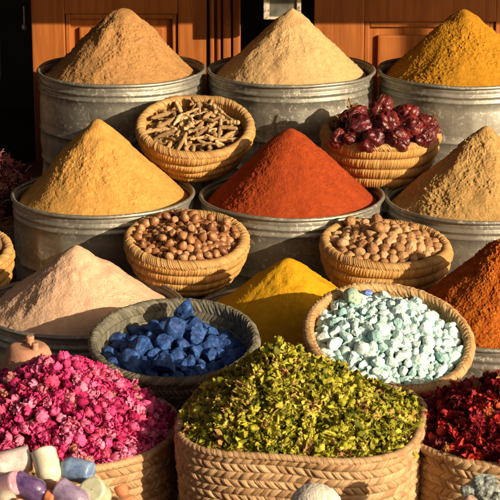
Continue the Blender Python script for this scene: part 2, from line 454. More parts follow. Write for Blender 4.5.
# ------------------------------------------------------------------ baskets
def coil_basket(name, label, mat4, R, H, Rb, ncoil, nst, mats, seed, cat='basket', rim_r=.012, group=None, belly=.25):
    """coiled basket, rim plane at local z=0, wrapped coils on the wall, slanted wrapping on the rim"""
    root = empty(name, mat4, label, cat, group)
    nu = nst * 8
    def wall(t): # t 0 top .. 1 bottom
        return R * 1.0 + (Rb - R) * (t ** 1.7) + belly * .05 * R * np.sin(math.pi * t)
    nv = ncoil * 13
    t = np.linspace(0, 1, nv)
    r0 = wall(t); z0 = -H * t
    th = np.arange(nu) / nu * 2 * math.pi
    TT, TH = np.meshgrid(t, th, indexing='ij')
    coil = np.floor(np.clip(TT * ncoil, 0, ncoil - 1e-4)); fr = TT * ncoil - coil
    wob = .10 * vnoise(np.stack([np.cos(TH) * 3, np.sin(TH) * 3, TT * 0], -1) + seed, seed)
    bul = np.sqrt(np.clip(1 - (2 * fr - 1) ** 2, 0, 1))
    ph = TH / (2 * math.pi) * nst + .5 * coil + fr * .45 + .35 * vnoise(np.stack([np.cos(TH) * 20, np.sin(TH) * 20, coil], -1), seed + 1)
    sid = np.floor(ph); sf = ph - sid
    st = np.sqrt(np.clip(1 - (2 * sf - 1) ** 2, 0, 1))
    irr = _h(sid.astype(np.int64), coil.astype(np.int64), coil.astype(np.int64) * 0, seed)
    disp = .0125 * bul * (1 + wob * 2) + .0022 * (st - .6) * (.4 + .6 * bul) + .0016 * (irr - .5) * bul
    rr = r0[:, None] + disp
    rr = rr * (1 + .010 * vnoise(np.stack([np.cos(TH) * 1.2, np.sin(TH) * 1.2, TT], -1) + seed, seed + 3))
    zz = z0[:, None] + 0 * TH + .004 * vnoise(np.stack([np.cos(TH) * 1.5, np.sin(TH) * 1.5, TT * 3], -1) + seed, seed + 4)
    Vo = np.stack([rr * np.cos(TH), rr * np.sin(TH), zz], -1)
    tone = .25 * irr + .75 * _h(sid.astype(np.int64) // 1, coil.astype(np.int64), sid.astype(np.int64) * 0 + 3, seed + 8)
    # inner wall (coarser stitches show too)
    ti = np.linspace(1, 0, nv // 1)
    ri = wall(ti)[:, None] - .012 - .004 * np.sqrt(np.clip(1 - (2 * ((ti * ncoil) % 1) - 1) ** 2, 0, 1))[:, None] - .0014 * np.abs(np.sin(TH * nst / 2))
    zi = (-H * ti + .012 * ti)[:, None] + 0 * TH
    Vi = np.stack([ri * np.cos(TH), ri * np.sin(TH), zi], -1)
    # base discs close the bottom between the walls
    V = np.concatenate([Vo, Vi], 0)
    ctr = np.array([[0, 0, -H], [0, 0, -H + .012]])
    allV = np.concatenate([V.reshape(-1, 3), ctr])
    nb = 2 * nv * nu
    i = np.arange(nu); i2 = (i + 1) % nu
    F4 = np.concatenate([grid_faces(nv, nu), grid_faces(nv, nu, True, nv * nu)])
    f3 = np.concatenate([np.stack([(nv - 1) * nu + i2, (nv - 1) * nu + i, np.full(nu, nb)], -1), np.stack([nv * nu + i, nv * nu + i2, np.full(nu, nb + 1)], -1)])
    tn = np.concatenate([tone.ravel(), tone[::-1].ravel(), [.5, .5]])
    fb = np.concatenate([(ph + 7 * coil).ravel(), (TH * nst / 6.283).ravel(), [0, 0]])
    link('body', mk_mesh('body', allV, [F4, f3], mats[0], True, tn, fb), root)
    # rim
    link('rim', rope_ring(R - .003, rim_r * 1.1, rim_r, int(nst * 1.25), 3.5, mats[1], seed + 30, nu, path=None, z0=.0), root)
    return root

def rope_ring(R, a, b, n, slant, mat, seed, nu, path=None, z0=0, herring=False, deep=1.0, wobz=.004):
    """ring of slanted wrapped strands; a: half width, b: half height"""
    nvv = 30
    vv = np.linspace(0, 2 * math.pi, nvv, endpoint=True)
    th = np.arange(nu) / nu * 2 * math.pi
    VV, TH = np.meshgrid(vv, th, indexing='ij')
    sl = slant * VV / (2 * math.pi) * 2
    if herring: sl = slant * np.abs(((VV / (2 * math.pi) + .25) % 1) * 2 - 1) * 2
    ph = TH / (2 * math.pi) * n + sl
    ph = ph + .25 * vnoise(np.stack([np.cos(TH) * 25, np.sin(TH) * 25, 0 * TH], -1), seed)
    if not herring:   # keep the seam continuous: slant makes whole turns
        ph = TH / (2 * math.pi) * n + round(slant * 2) * VV / (2 * math.pi)
    sid = np.floor(ph).astype(np.int64); sf = ph - sid
    st = np.sqrt(np.clip(1 - (2 * sf - 1) ** 2, 0, 1))
    irr = _h(sid % n, sid * 0, sid * 0, seed)
    side = (((VV / (2 * math.pi) + .25) % 1) > .5).astype(np.int64) if herring else sid * 0
    tone = _h(sid % n, side, sid * 0 + 7, seed)
    k = 1 + deep * (.22 * (st - .6) + .16 * (irr - .5))
    w = vnoise(np.stack([np.cos(TH) * 1.6, np.sin(TH) * 1.6, 0 * TH], -1) + seed, seed + 2)
    dr = a * k * np.cos(VV); dz = b * k * np.sin(VV) + z0 + wobz * w
    if path is None:
        rr = R * (1 + .010 * vnoise(np.stack([np.cos(TH) * 1.2, np.sin(TH) * 1.2, 0 * TH], -1) + seed - 30, seed - 27)) + dr
        V = np.stack([rr * np.cos(TH), rr * np.sin(TH), dz], -1)
    else:
        px_, py_, nx, ny = path(th)
        V = np.stack([px_[None] + nx[None] * dr, py_[None] + ny[None] * dr, dz], -1)
    return mk_mesh('rim', V, grid_faces(nvv, nu), mat, True, tone, ph + 31 * side)

def circle_path(R):
    return lambda th: (R * np.cos(th), R * np.sin(th), np.cos(th), np.sin(th))
def super_path(a, b, n):
    def f(th):
        # resample by arc length so that stitches stay even
        t = np.linspace(0, 2 * math.pi, 6001)
        x = a * np.sign(np.cos(t)) * np.abs(np.cos(t)) ** (2 / n); y = b * np.sign(np.sin(t)) * np.abs(np.sin(t)) ** (2 / n)
        L = np.concatenate([[0], np.cumsum(np.hypot(np.diff(x), np.diff(y)))])
        s = th / (2 * math.pi) * L[-1]
        xx = np.interp(s, L, x); yy = np.interp(s, L, y)
        e = L[-1] / 2000
        x2 = np.interp((s + e) % L[-1], L, x); y2 = np.interp((s + e) % L[-1], L, y)
        x1 = np.interp((s - e) % L[-1], L, x); y1 = np.interp((s - e) % L[-1], L, y)
        tx, ty = x2 - x1, y2 - y1; l = np.hypot(tx, ty) + 1e-9
        return xx, yy, ty / l, -tx / l
    return f

def plait_basket(name, label, mat4, path, per, H, taper, rowh, stw, mats, seed, flare=0, rim_a=.008, cat='basket', depth=.0062, closed=True, rimz=0):
    """plaited basket: rows of plump leaning stitches, alternately leaning left and right. rim plane local z=0"""
    root = empty(name, mat4, label, cat)
    n = int(per / stw); nu = n * 10
    rows = int(H / rowh); nv = rows * 10
    th = np.arange(nu) / nu * 2 * math.pi
    x0, y0, nx, ny = path(th)
    t = np.linspace(0, 1, nv)
    TT, TH = np.meshgrid(t, th, indexing='ij')
    row = np.floor(np.clip(TT * rows, 0, rows - 1e-4)); fr = TT * rows - row
    lean = np.where(row % 2 == 0, 1., -1.)
    u = TH / (2 * math.pi) * n
    u = u + .22 * vnoise(np.stack([np.cos(TH) * n / 7, np.sin(TH) * n / 7, row], -1), seed)
    ph = u + lean * (fr - .5) * .8 + .25 * (row % 2)
    sid = np.floor(ph).astype(np.int64); sf = ph - sid
    st = np.clip(1 - (2 * sf - 1) ** 2, 0, 1) ** .5
    # a stitch dives under its neighbours at both ends
    bul = np.clip(1 - (2 * fr - 1) ** 2, 0, 1) ** .5
    irr = _h(sid % n, row.astype(np.int64), sid * 0, seed)
    disp = depth * (.25 + .75 * st) * (.2 + .8 * bul) + depth * .5 * (irr - .5) * bul
    fine = np.sin(sf * math.pi * 8 + irr * 6) * .0006 * bul
    disp = disp + fine
    low = vnoise(np.stack([np.cos(TH) * 2.2, np.sin(TH) * 2.2, TT * 2], -1) + seed, seed + 3) * .008
    k = 1 - taper * TT ** 1.3
    off = disp + low
    V = np.stack([x0[None] * k + nx[None] * off, y0[None] * k + ny[None] * off, -H * TT + .006 * vnoise(np.stack([np.cos(TH) * 1.6, np.sin(TH) * 1.6, TT * 2], -1) + seed, seed + 2)], -1)
    tone = _h(sid % n, row.astype(np.int64), sid * 0 + 5, seed + 1)
    ti = np.linspace(1, 0, 12)
    TI, THi = np.meshgrid(ti, th, indexing='ij')
    Vi = np.stack([x0[None] * (1 - taper * TI ** 1.3) - nx[None] * .007, y0[None] * (1 - taper * TI ** 1.3) - ny[None] * .007, (-H + .01) * TI], -1)
    allV = np.concatenate([V.reshape(-1, 3), Vi.reshape(-1, 3), [[0, 0, -H], [0, 0, -H + .01]]])
    nb = nv * nu + 12 * nu
    i = np.arange(nu); i2 = (i + 1) % nu
    f3 = np.concatenate([np.stack([(nv - 1) * nu + i2, (nv - 1) * nu + i, np.full(nu, nb)], -1), np.stack([nv * nu + i, nv * nu + i2, np.full(nu, nb + 1)], -1)])
    F4 = np.concatenate([grid_faces(nv, nu), grid_faces(12, nu, True, nv * nu)])
    tn = np.concatenate([tone.ravel(), np.tile(tone[0], 12), [.5, .5]])
    fb = np.concatenate([(ph + 11 * row).ravel(), np.tile(u[0], 12), [0, 0]])
    link('body', mk_mesh('body', allV, [F4, f3], mats[0], True, tn, fb), root)
    link('rim', rope_ring(0, rim_a, rim_a * .9, int(per / (stw * .62)), 1.0, mats[1], seed + 5, nu, path, rimz), root)
    return root

def tilt(c, tx=0, ry=0, rz=0):
    return Matrix.Translation(c) @ Matrix.Rotation(R_(ry), 4, 'Y') @ Matrix.Rotation(R_(tx), 4, 'X') @ Matrix.Rotation(R_(rz), 4, 'Z')

# ------------------------------------------------------------------ settling of loose pieces
def settle(N, radii, floor, Rin, seed, spread, its=260, ztop=.12, inward=0.):
    rg = np.random.default_rng(seed)
    a = rg.uniform(0, 2 * math.pi, N); q = np.sqrt(rg.uniform(0, 1, N)) * spread
    P = np.stack([q * np.cos(a), q * np.sin(a), rg.uniform(0.0, ztop, N)], -1)
    r = np.asarray(radii)
    S = r[:, None] + r[None]
    for it in range(its):
        P[:, 2] -= .0035 if it < its - 60 else .0006
        if inward: P[:, :2] *= 1 - inward
        for sub in range(2):
            d = P[:, None] - P[None]; L = np.sqrt((d ** 2).sum(-1)) + 1e-6
            ov = np.clip(S - L, 0, None); np.fill_diagonal(ov, 0)
            P += np.clip(((d / L[..., None]) * (ov * .32)[..., None]).sum(1), -.01, .01)
            rho = np.hypot(P[:, 0], P[:, 1])
            lim = Rin - r * .85
            k = np.where(rho > lim, lim / (rho + 1e-9), 1); P[:, 0] *= k; P[:, 1] *= k
            fl = floor(np.hypot(P[:, 0], P[:, 1])) + r
            P[:, 2] = np.maximum(P[:, 2], fl)
    return P

def rand_rot(rg): 
    q = rg.normal(size=4); q /= np.linalg.norm(q)
    from mathutils import Quaternion
    return Quaternion(q).to_matrix().to_4x4()

# ------------------------------------------------------------------ piece meshes
import bmesh
def ico(sub):
    bm = bmesh.new(); bmesh.ops.create_icosphere(bm, subdivisions=sub, radius=1)
    V = np.array([v.co for v in bm.verts]); Fc = np.array([[v.index for v in f.verts] for f in bm.faces]); bm.free()
    return V, Fc
ICO2, ICO3, ICO4, ICO5 = ico(2), ico(3), ico(4), ico(5)

def rock(seed, base, planes=10, rough=.05, hmin=.55, freq=3.):
    rg = np.random.default_rng(seed); V, Fc = base
    n = rg.normal(size=(planes, 3)); n /= np.linalg.norm(n, axis=1)[:, None]
    h = rg.uniform(hmin, .95, planes)
    dt = V @ n.T
    r = np.min(np.where(dt > .05, h / np.maximum(dt, .05), 9), axis=1); r = np.minimum(r, 1.05)
    r = r + rough * fbm(V * freq + seed, 4, seed) + rough * .35 * np.abs(fbm(V * freq * 3 + seed, 2, seed + 3))
    P = V * r[:, None] * rg.uniform(.75, 1.15, 3)
    return P, Fc

def nut(seed, kind):
    rg = np.random.default_rng(seed); V, Fc = ICO4 if kind == 'wal' else ICO3
    if kind == 'haz':
        s = V.copy(); zz = V[:, 2]
        k = 1 + .10 * np.clip(zz, 0, 1) ** 3 * 1.6
        s[:, 2] *= rg.uniform(1.05, 1.3) * k; s[:, :2] *= (1 - .20 * np.clip(zz, 0, 1) ** 2)[:, None]
        s[:, 2] = np.maximum(s[:, 2], -.80 + .04 * np.hypot(s[:, 0], s[:, 1]))
        s = s * (1 + .06 * vnoise(V * 1.5 + seed, seed) + .02 * vnoise(V * 4 + seed, seed + 1))[:, None]
        return s * np.array([1, rg.uniform(.80, 1), 1]), Fc
    s = V * (1 + .10 * fbm(V * 1.4 + seed, 2, seed) * 1.6 + .07 * fbm(V * 4 + seed, 3, seed + 1))[:, None]
    s[:, 2] *= rg.uniform(1.0, 1.3); s[:, 2] += .18 * np.clip(V[:, 2], 0, 1) ** 6
    s = s * (1 - .06 * np.clip(np.abs(np.sin(np.arctan2(V[:, 1], V[:, 0]) * 1.5)) < .1, 0, 1))[:, None]
    return s, Fc

def root_piece(seed):
    """knobbly bent finger of dried root, length 1 along x, unit 1"""
    rg = np.random.default_rng(seed); n, m = 34, 14
    t = np.linspace(0, 1, n); L = 1.
    bend = rg.uniform(-.35, .35); b2 = rg.uniform(-.2, .2)
    cx = (t - .5) * L; cy = bend * (t - .5) ** 2 + b2 * (t - .5) ** 3; cz = rg.uniform(-.2, .2) * (t - .5) ** 2
    w = .13 * np.sqrt(np.clip(1 - (2 * t - 1) ** 6, 0, 1)) * (1 - .35 * t * rg.uniform(.2, 1))
    w = w * (1 + .07 * np.sin(t * rg.uniform(12, 26) + rg.uniform(0, 6))) + .0
    th = np.arange(m) / m * 2 * math.pi
    X = np.repeat(cx[:, None], m, 1); Y = cy[:, None] + w[:, None] * np.cos(th); Z = cz[:, None] + w[:, None] * np.sin(th)
    V = np.stack([X, Y, Z], -1); nn = fbm(V * 9 + seed, 3, seed)
    V[..., 1] += nn * .035; V[..., 2] += np.roll(nn, 3, 1) * .035
    Fs = [grid_faces(n, m), ]
    Vs = [V.reshape(-1, 3)]
    # knob
    if rg.uniform() < .65:
        k, Fk = ICO2; kt = int(rg.uniform(8, n - 8)); a = rg.uniform(0, 6.28)
        kv = k * np.array([.09, .09, .09]) * rg.uniform(.8, 1.3) * (1 + .2 * vnoise(k * 2 + seed, seed))[:, None]
        kv = kv + V[kt].mean(0) + np.array([rg.uniform(-.03, .03), .12 * math.cos(a), .12 * math.sin(a)])
        Vs.append(kv); Fs.append(Fk + n * m)
    return np.concatenate(Vs), Fs

def petal(rg, h, w, rb, flare, ang, ruff, nt=6, ns=7, z0=-.7, close=.70):
    t = np.linspace(0, 1, nt)[:, None]; s = np.linspace(-1, 1, ns)[None]
    wd = w * np.sin(math.pi * (.12 + close * t)) * (1 - .15 * s * s * t)
    r = rb * (.25 + .9 * np.sin(math.pi * (.08 + .62 * t))) + flare * t ** 3
    q = np.stack([s * 2 + 0 * t, t * 3 + 0 * s, 0 * s * t + rg.uniform(0, 90)], -1)
    n1 = vnoise(q * 1.2, 5); n2 = vnoise(q * 2.1 + 9, 6)
    r = r + ruff * n1 * t * 1.4
    a = ang + s * wd / np.maximum(rb, .25) + ruff * .5 * n2 * t
    z = z0 + h * t * (1 - .22 * s * s) + ruff * .7 * n2 * t
    return np.stack([r * np.cos(a), r * np.sin(a), z], -1).reshape(-1, 3), grid_faces(nt, ns, False)

def bloom(seed, layers, core=.38):
    """dried bud: core + ruffled petals. layers: (count, height, width, radius, flare, ruffle)"""
    rg = np.random.default_rng(seed); Vs = []; Fs = []; off = 0
    k, Fk = ICO2
    kv = k * np.array([core, core, core * 1.5]); Vs.append(kv); tri = [Fk]; off = len(kv); quads = []
    for (n, h, w, rb, fl, rf) in layers:
        a0 = rg.uniform(0, 6.28)
        for i in range(n):
            V, Fq = petal(rg, h * rg.uniform(.8, 1.12), w * rg.uniform(.8, 1.2), rb * rg.uniform(.88, 1.1), fl * rg.uniform(.3, 1.5), a0 + i * 6.283 / n + rg.uniform(-.3, .3), rf)
            Vs.append(V); quads.append(Fq + off); off += len(V)
    return np.concatenate(Vs), [np.concatenate(tri), np.concatenate(quads)]

ROSE_V = []
for k in range(16):
    g = k % 4
    if g == 0:   L = [(3, 1.5, .70, .42, .00, .08), (5, 1.5, .68, .62, .04, .10), (6, 1.35, .60, .80, .10, .16)]
    elif g == 1: L = [(4, 1.4, .62, .42, .10, .18), (6, 1.4, .60, .64, .18, .24), (8, 1.2, .55, .82, .30, .3)]
    elif g == 2: L = [(3, 1.7, .75, .44, -.03, .06), (5, 1.6, .70, .58, .0, .08), (4, 1.2, .6, .72, .06, .12)]
    else:        L = [(5, 1.4, .60, .40, .2, .32), (8, 1.3, .55, .60, .35, .38), (8, 1.0, .5, .76, .45, .4)]
    ROSE_V.append(bloom(100 + k, L, .5))
RED_V = []
for k in range(10):
    g = k % 3
    if g == 0:   L = [(6, 1.4, .5, .35, .5, .6), (8, 1.2, .5, .5, .8, .65), (6, .9, .5, .6, .8, .6)]
    elif g == 1: L = [(3, 1.5, .5, .42, .05, .2), (5, 1.4, .5, .6, .2, .3)]
    else:        L = [(5, 1.3, .5, .4, .3, .5), (6, 1.1, .6, .55, .7, .7)]
    RED_V.append(bloom(300 + k, L, .36))

def leaf(seed, curl=1.):
    rg = np.random.default_rng(seed); nt, ns = 7, 6
    t = np.linspace(0, 1, nt)[:, None]; s = np.linspace(-1, 1, ns)[None]
    w = .42 * np.sin(math.pi * (.06 + .88 * t)) * rg.uniform(.7, 1.2)
    q = np.stack([s * 1.9 + 0 * t, t * 4.2 + 0 * s, 0 * s * t + seed * 3.7], -1)
    n = vnoise(q, 3) + .5 * vnoise(q * 2.1, 4)
    a = rg.uniform(.3, 2.2) * curl * t
    x = np.sin(a) / np.maximum(a, .05) * t; z = (1 - np.cos(a)) / np.maximum(a, .05) * t
    y = s * w; z = z + rg.uniform(.2, 1.0) * np.abs(s) * w + .26 * n
    return np.stack([x + 0 * s - .4, y + .17 * n, z], -1).reshape(-1, 3), grid_faces(nt, ns, False)

def mound_z(H, R, p=1.7, sq=None):
    return lambda x, y: H * (1 - np.clip(np.hypot(x, y) / R, 0, 1) ** p)

# mound core
def core_mesh(name, zf, path, mat, seed, amp=.006, freq=45, nr=40, nu=140):
    th = np.arange(nu) / nu * 2 * math.pi
    x0, y0, _, _ = path(th)
    s = np.linspace(0.001, 1, nr)[:, None]
    x = x0[None] * s; y = y0[None] * s; z = zf(x, y)
    V = np.stack([x, y, z], -1); V[..., 2] += amp * fbm(V * freq, 3, seed) - amp
    V[-1, :, 2] -= .05
    return mk_mesh(name, V, grid_faces(nr, nu), mat)

def poisson(zf, inside, ext, dmin, seed, tries=40000, nmax=5000):
    rg = np.random.default_rng(seed)
    cell = {}; out = []
    for _ in range(tries):
        x, y = rg.uniform(-ext[0], ext[0]), rg.uniform(-ext[1], ext[1])
        if not inside(x, y): continue
        z = float(zf(x, y)); p = (x, y, z)
        k = tuple(int(math.floor(c / dmin)) for c in p); ok = True
        for a in (-1, 0, 1):
            for b in (-1, 0, 1):
                for c in (-1, 0, 1):
                    for q in cell.get((k[0] + a, k[1] + b, k[2] + c), ()):
                        if (q[0] - x) ** 2 + (q[1] - y) ** 2 + (q[2] - z) ** 2 < dmin * dmin: ok = False; break
                    if not ok: break
                if not ok: break
            if not ok: break
        if ok:
            cell.setdefault(k, []).append(p); out.append(p)
            if len(out) >= nmax: break
    return out

def project(p):
    v = p - ORG; d = v.dot(FWD); return 250 + v.x / d * F, 250 - v.dot(UP) / d * F, d

# ------------------------------------------------------------------ 1 coiled basket of roots
m_root = var_mat('dried_root', [(0, (.22, .125, .05)), (.4, (.42, .26, .11)), (1, (.60, .42, .21))], rough=.8, fine=8, bump=(14, .001), mottle=.55)
m_haz = NT('hazelnut_shell', Roughness=.45)
cz = m_haz.n.new('ShaderNodeSeparateXYZ'); m_haz.l.new(m_haz.co(), cz.inputs[0])
c_ = m_haz.ramp(m_haz.rnd(), [(0, (.15, .052, .018)), (.5, (.31, .125, .044)), (1, (.48, .24, .10))])
c_ = m_haz.mix(m_haz.math('MULTIPLY', m_haz.ramp(m_haz.noise(m_haz.co((14, 14, 1.2)), 1, 3), [(.45, (0, 0, 0)), (.6, (1, 1, 1))]), .45), c_, (.11, .04, .016))
c_ = m_haz.mix(m_haz.ramp(m_haz.math('ADD', m_haz.math('ADD', cz.outputs[2], .95), m_haz.math('MULTIPLY', m_haz.noise(m_haz.co(), 5, 2), .25)), [(.50, (1, 1, 1)), (.56, (0, 0, 0))]), c_, (.36, .195, .09))
m_haz.color(c_)
m_wal = var_mat('round_nut_shell', [(0, (.32, .155, .060)), (.5, (.48, .26, .11)), (1, (.62, .39, .20))], rough=.5, fine=2.6, bump=(5, .0016), mottle=.6)

B1 = tilt(W(195, 126.5, 5.38), 19, 1)
coil_basket('woven_basket', 'coiled straw basket of dried root pieces, tilted in front of the tan heap', B1, .155, .112, .105, 4, 128, (M['straw'], M['straw_rim']), 1, rim_r=.0115)
rootv = [mk_mesh('root', *root_piece(k), m_root) for k in range(14)]
rg = np.random.default_rng(7)
N = 150
fl = lambda rho: -.052 + .05 * (1 - (rho / .15) ** 2)
P = settle(N, rg.uniform(.0105, .015, N), fl, .142, 3, .11, ztop=.14)
for i, p in enumerate(P):
    L = rg.uniform(.036, .090)
    rot = Euler((rg.uniform(0, 6.28), rg.normal(0, .30), rg.uniform(0, 6.28))).to_matrix().to_4x4()
    q = Vector(p); q.z = min(q.z, .018)
    lim = .142 - L * .42
    rho = math.hypot(q.x, q.y)
    if rho > lim: q.x *= lim / rho; q.y *= lim / rho
    o = link('root_piece', rootv[i % 14], None, B1 @ Matrix.Translation(q) @ rot @ Matrix.Diagonal((L, *( [rg.uniform(.032, .060)] * 2), 1)))
    tag(o, 'knobbly tan piece of dried root in the tilted coiled basket', 'root', 'dried root pieces')

# ------------------------------------------------------------------ 2 hazelnuts
B2 = tilt(W(187, 239.5, 4.93), 11, 1)
coil_basket('woven_basket', 'coiled straw basket full of shiny hazelnuts below the yellow heap', B2, .149, .112, .10, 4, 132, (M['straw'], M['straw_rim']), 2, rim_r=.0125)
hz = [mk_mesh('hazelnut', *nut(20 + k, 'haz'), m_haz.m) for k in range(14)]
N = 215; rr = rg.uniform(.0088, .0120, N)
P = settle(N, rr, lambda rho: -.028 + .046 * (1 - (rho / .14) ** 2), .134, 5, .12, ztop=.16)
for i, p in enumerate(P):
    o = link('hazelnut', hz[i % 14], None, B2 @ Matrix.Translation(p) @ rand_rot(rg) @ Matrix.Scale(rr[i] * 1.03, 4))
    tag(o, 'glossy brown hazelnut heaped in the coiled straw basket', 'nut', 'hazelnuts in the basket')

# ------------------------------------------------------------------ 3 dried peppers
B3 = tilt(W(381, 131, 5.38), 5, 1)
coil_basket('woven_basket', 'coiled straw basket heaped with dark red dried peppers', B3, .155, .128, .115, 4, 128, (M['straw'], M['straw_rim']), 3, rim_r=.0115)
t = NT('dried_pepper_skin', Roughness=.27); t.b.inputs['Specular IOR Level'].default_value = .5
v_ = t.co(); oi = t.rnd()
c_ = t.ramp(t.noise(v_, 1.6, 4, .6), [(.35, (.03, .006, .009)), (.52, (.085, .010, .014)), (.7, (.22, .026, .022))])
c_ = t.mix(t.math('MULTIPLY', oi, .5), c_, (.16, .02, .015))
t.color(c_); t.bump(t.noise(v_, 4, 4, .6), .004, .7)
m_pep = t.m
m_cal = var_mat('pepper_stalk', [(0, (.20, .085, .03)), (.6, (.34, .16, .05)), (1, (.50, .31, .11))], rough=.7, fine=4, mottle=.7)
def pepper(seed):
    rg = np.random.default_rng(seed); V, Fc = ICO5
    a = np.arctan2(V[:, 1], V[:, 0]); z = V[:, 2]; rho = np.hypot(V[:, 0], V[:, 1])
    nl = rg.integers(6, 9)
    aw_ = a + .35 * vnoise(V * 1.5 + seed, seed)
    fold = np.abs(np.sin(aw_ * nl / 2 + seed)) ** .4
    dep = .17 * rho ** .8
    r = 1 - dep * (1 - fold) - .30 * np.abs(fbm(V * 1.6 + seed, 2, seed)) - .035 * np.abs(vnoise(V * 6 + seed, seed + 8)) + .07 * vnoise(V * 1.2 + seed, seed + 2)
    r = r * (1 + .16 * vnoise(V * .9 + seed * 2.3, seed + 11)); P = V * r[:, None] * np.array([rg.uniform(1., 1.22), rg.uniform(.82, 1.), 1]); P[:, 2] *= rg.uniform(.72, .95)
    P[:, 2] -= .22 * np.exp(-(rho / .33) ** 2) * (z > 0); P[:, 2] += .15 * np.exp(-(rho / .3) ** 2) * (z < 0)
    return P, Fc
def calyx(seed, stalk):
    """star shaped dry calyx with curved stalk, sits on the pepper's top"""
    rg = np.random.default_rng(seed); nu, nr = 60, 9
    th = np.arange(nu) / nu * 2 * math.pi
    s = np.linspace(.05, 1, nr)[:, None]
    star = .20 + .22 * np.abs(np.cos(th * 3 + seed)) ** 1.5 * (1 + .75 * vnoise(np.stack([np.cos(th) * 2.4, np.sin(th) * 2.4, th * 0 + seed * 1.7], -1), 4))
    r = s * star[None]
    z = .50 + .13 * s ** 2 + .05 * np.sin(th * 6)[None] * s
    V1 = np.stack([r * np.cos(th), r * np.sin(th), z + 0 * r], -1)
    V2 = V1.copy(); V2[..., 2] += .045
    Vs = [V1.reshape(-1, 3), V2.reshape(-1, 3)[:, :]]
    Fs = [grid_faces(nr, nu)[:, ::-1], grid_faces(nr, nu, True, nr * nu)]
    i = np.arange(nu); i2 = (i + 1) % nu; a0 = (nr - 1) * nu; b0 = a0 + nr * nu
    Fs.append(np.stack([a0 + i, a0 + i2, b0 + i2, b0 + i], -1))
    n, m = 12, 10; t = np.linspace(0, 1, n)[:, None]; tt = np.arange(m) / m * 2 * math.pi
    w = .075 - .03 * t + .04 * t ** 6; ben = rg.uniform(-.5, .5)
    V3 = np.stack([ben * t ** 2 * stalk + w * np.cos(tt), .3 * ben * t ** 2 + w * np.sin(tt), .50 + stalk * t + 0 * tt], -1)
    off = 2 * nr * nu; Vs.append(V3.reshape(-1, 3)); Fs.append(grid_faces(n, m, True, off))
    Vs.append(np.array([[ben * stalk, .3 * ben, .5 + stalk + .01]])); e = off + n * m; i = np.arange(m)
    f3 = np.stack([off + (n - 1) * m + i, off + (n - 1) * m + (i + 1) % m, np.full(m, e)], -1)
    return np.concatenate(Vs), [np.concatenate(Fs), f3]
pv = [mk_mesh('pepper', *pepper(40 + k), m_pep) for k in range(16)]
cv = [mk_mesh('stalk', *calyx(60 + k, .22 if k % 3 else .7), m_cal) for k in range(9)]
pr_spots = [  # photo pixel, depth, size, direction the stalk points (towards camera = -y)
 (354, 115, 5.36, .041, (-.3, .2, .9)), (381, 111, 5.40, .043, (-.1, -.8, .4)), (406, 115, 5.38, .041, (.5, .5, .5)), (361, 128, 5.28, .044, (.8, .2, .5)),
 (387, 124, 5.27, .043, (.15, -.95, .15)), (411, 128, 5.27, .040, (-.5, -.5, .6)), (427, 126, 5.36, .036, (.6, -.2, .7)), (339, 138, 5.28, .032, (-.6, .2, .5)),
 (371, 140, 5.235, .036, (.3, -.7, -.5)), (398, 139, 5.235, .036, (-.25, -.85, .35)), (425, 135, 5.27, .038, (.35, -.7, .2)), (340, 126, 5.38, .030, (-.5, .4, .6)),
 (370, 118, 5.43, .034, (.0, .3, .9)), (398, 121, 5.44, .034, (.3, .5, .7)), (434, 131, 5.36, .025, (.5, .2, .7)), (352, 139, 5.26, .027, (-.2, .5, .6))]
for i, (px, py, d, s, dr) in enumerate(pr_spots):
    rot = Vector(dr).normalized().to_track_quat('Z', 'Y').to_matrix().to_4x4() @ Matrix.Rotation(i * 1.3, 4, 'Z')
    o = empty('dried_pepper', Matrix.Translation(W(px, py, d)) @ rot @ Matrix.Scale(s, 4), 'round wrinkled dark red dried pepper in the heaped straw basket', 'dried pepper', 'dried round peppers')
    link('skin', pv[i % 16], o); link('stalk', cv[i % 9], o)

# ------------------------------------------------------------------ 4 pale round nuts
B4 = tilt(W(386, 245, 4.93), 5, 3)
coil_basket('woven_basket', 'coiled straw basket of pale round nuts behind the turquoise bowl', B4, .158, .118, .118, 4, 138, (M['straw'], M['straw_rim']), 4, rim_r=.0115)
wv = [mk_mesh('nut', *nut(70 + k, 'wal'), m_wal) for k in range(8)]
N = 108; rr = rg.uniform(.0115, .0160, N)
P = settle(N, rr, lambda rho: -.027 + .044 * (1 - (rho / .145) ** 2), .143, 8, .11, ztop=.16)
for i, p in enumerate(P):
    o = link('round_nut', wv[i % 8], None, B4 @ Matrix.Translation(p) @ rand_rot(rg) @ Matrix.Scale(rr[i] * 1.0, 4))
    tag(o, 'pale brown round nut in the basket behind the turquoise bowl', 'nut', 'pale round nuts')

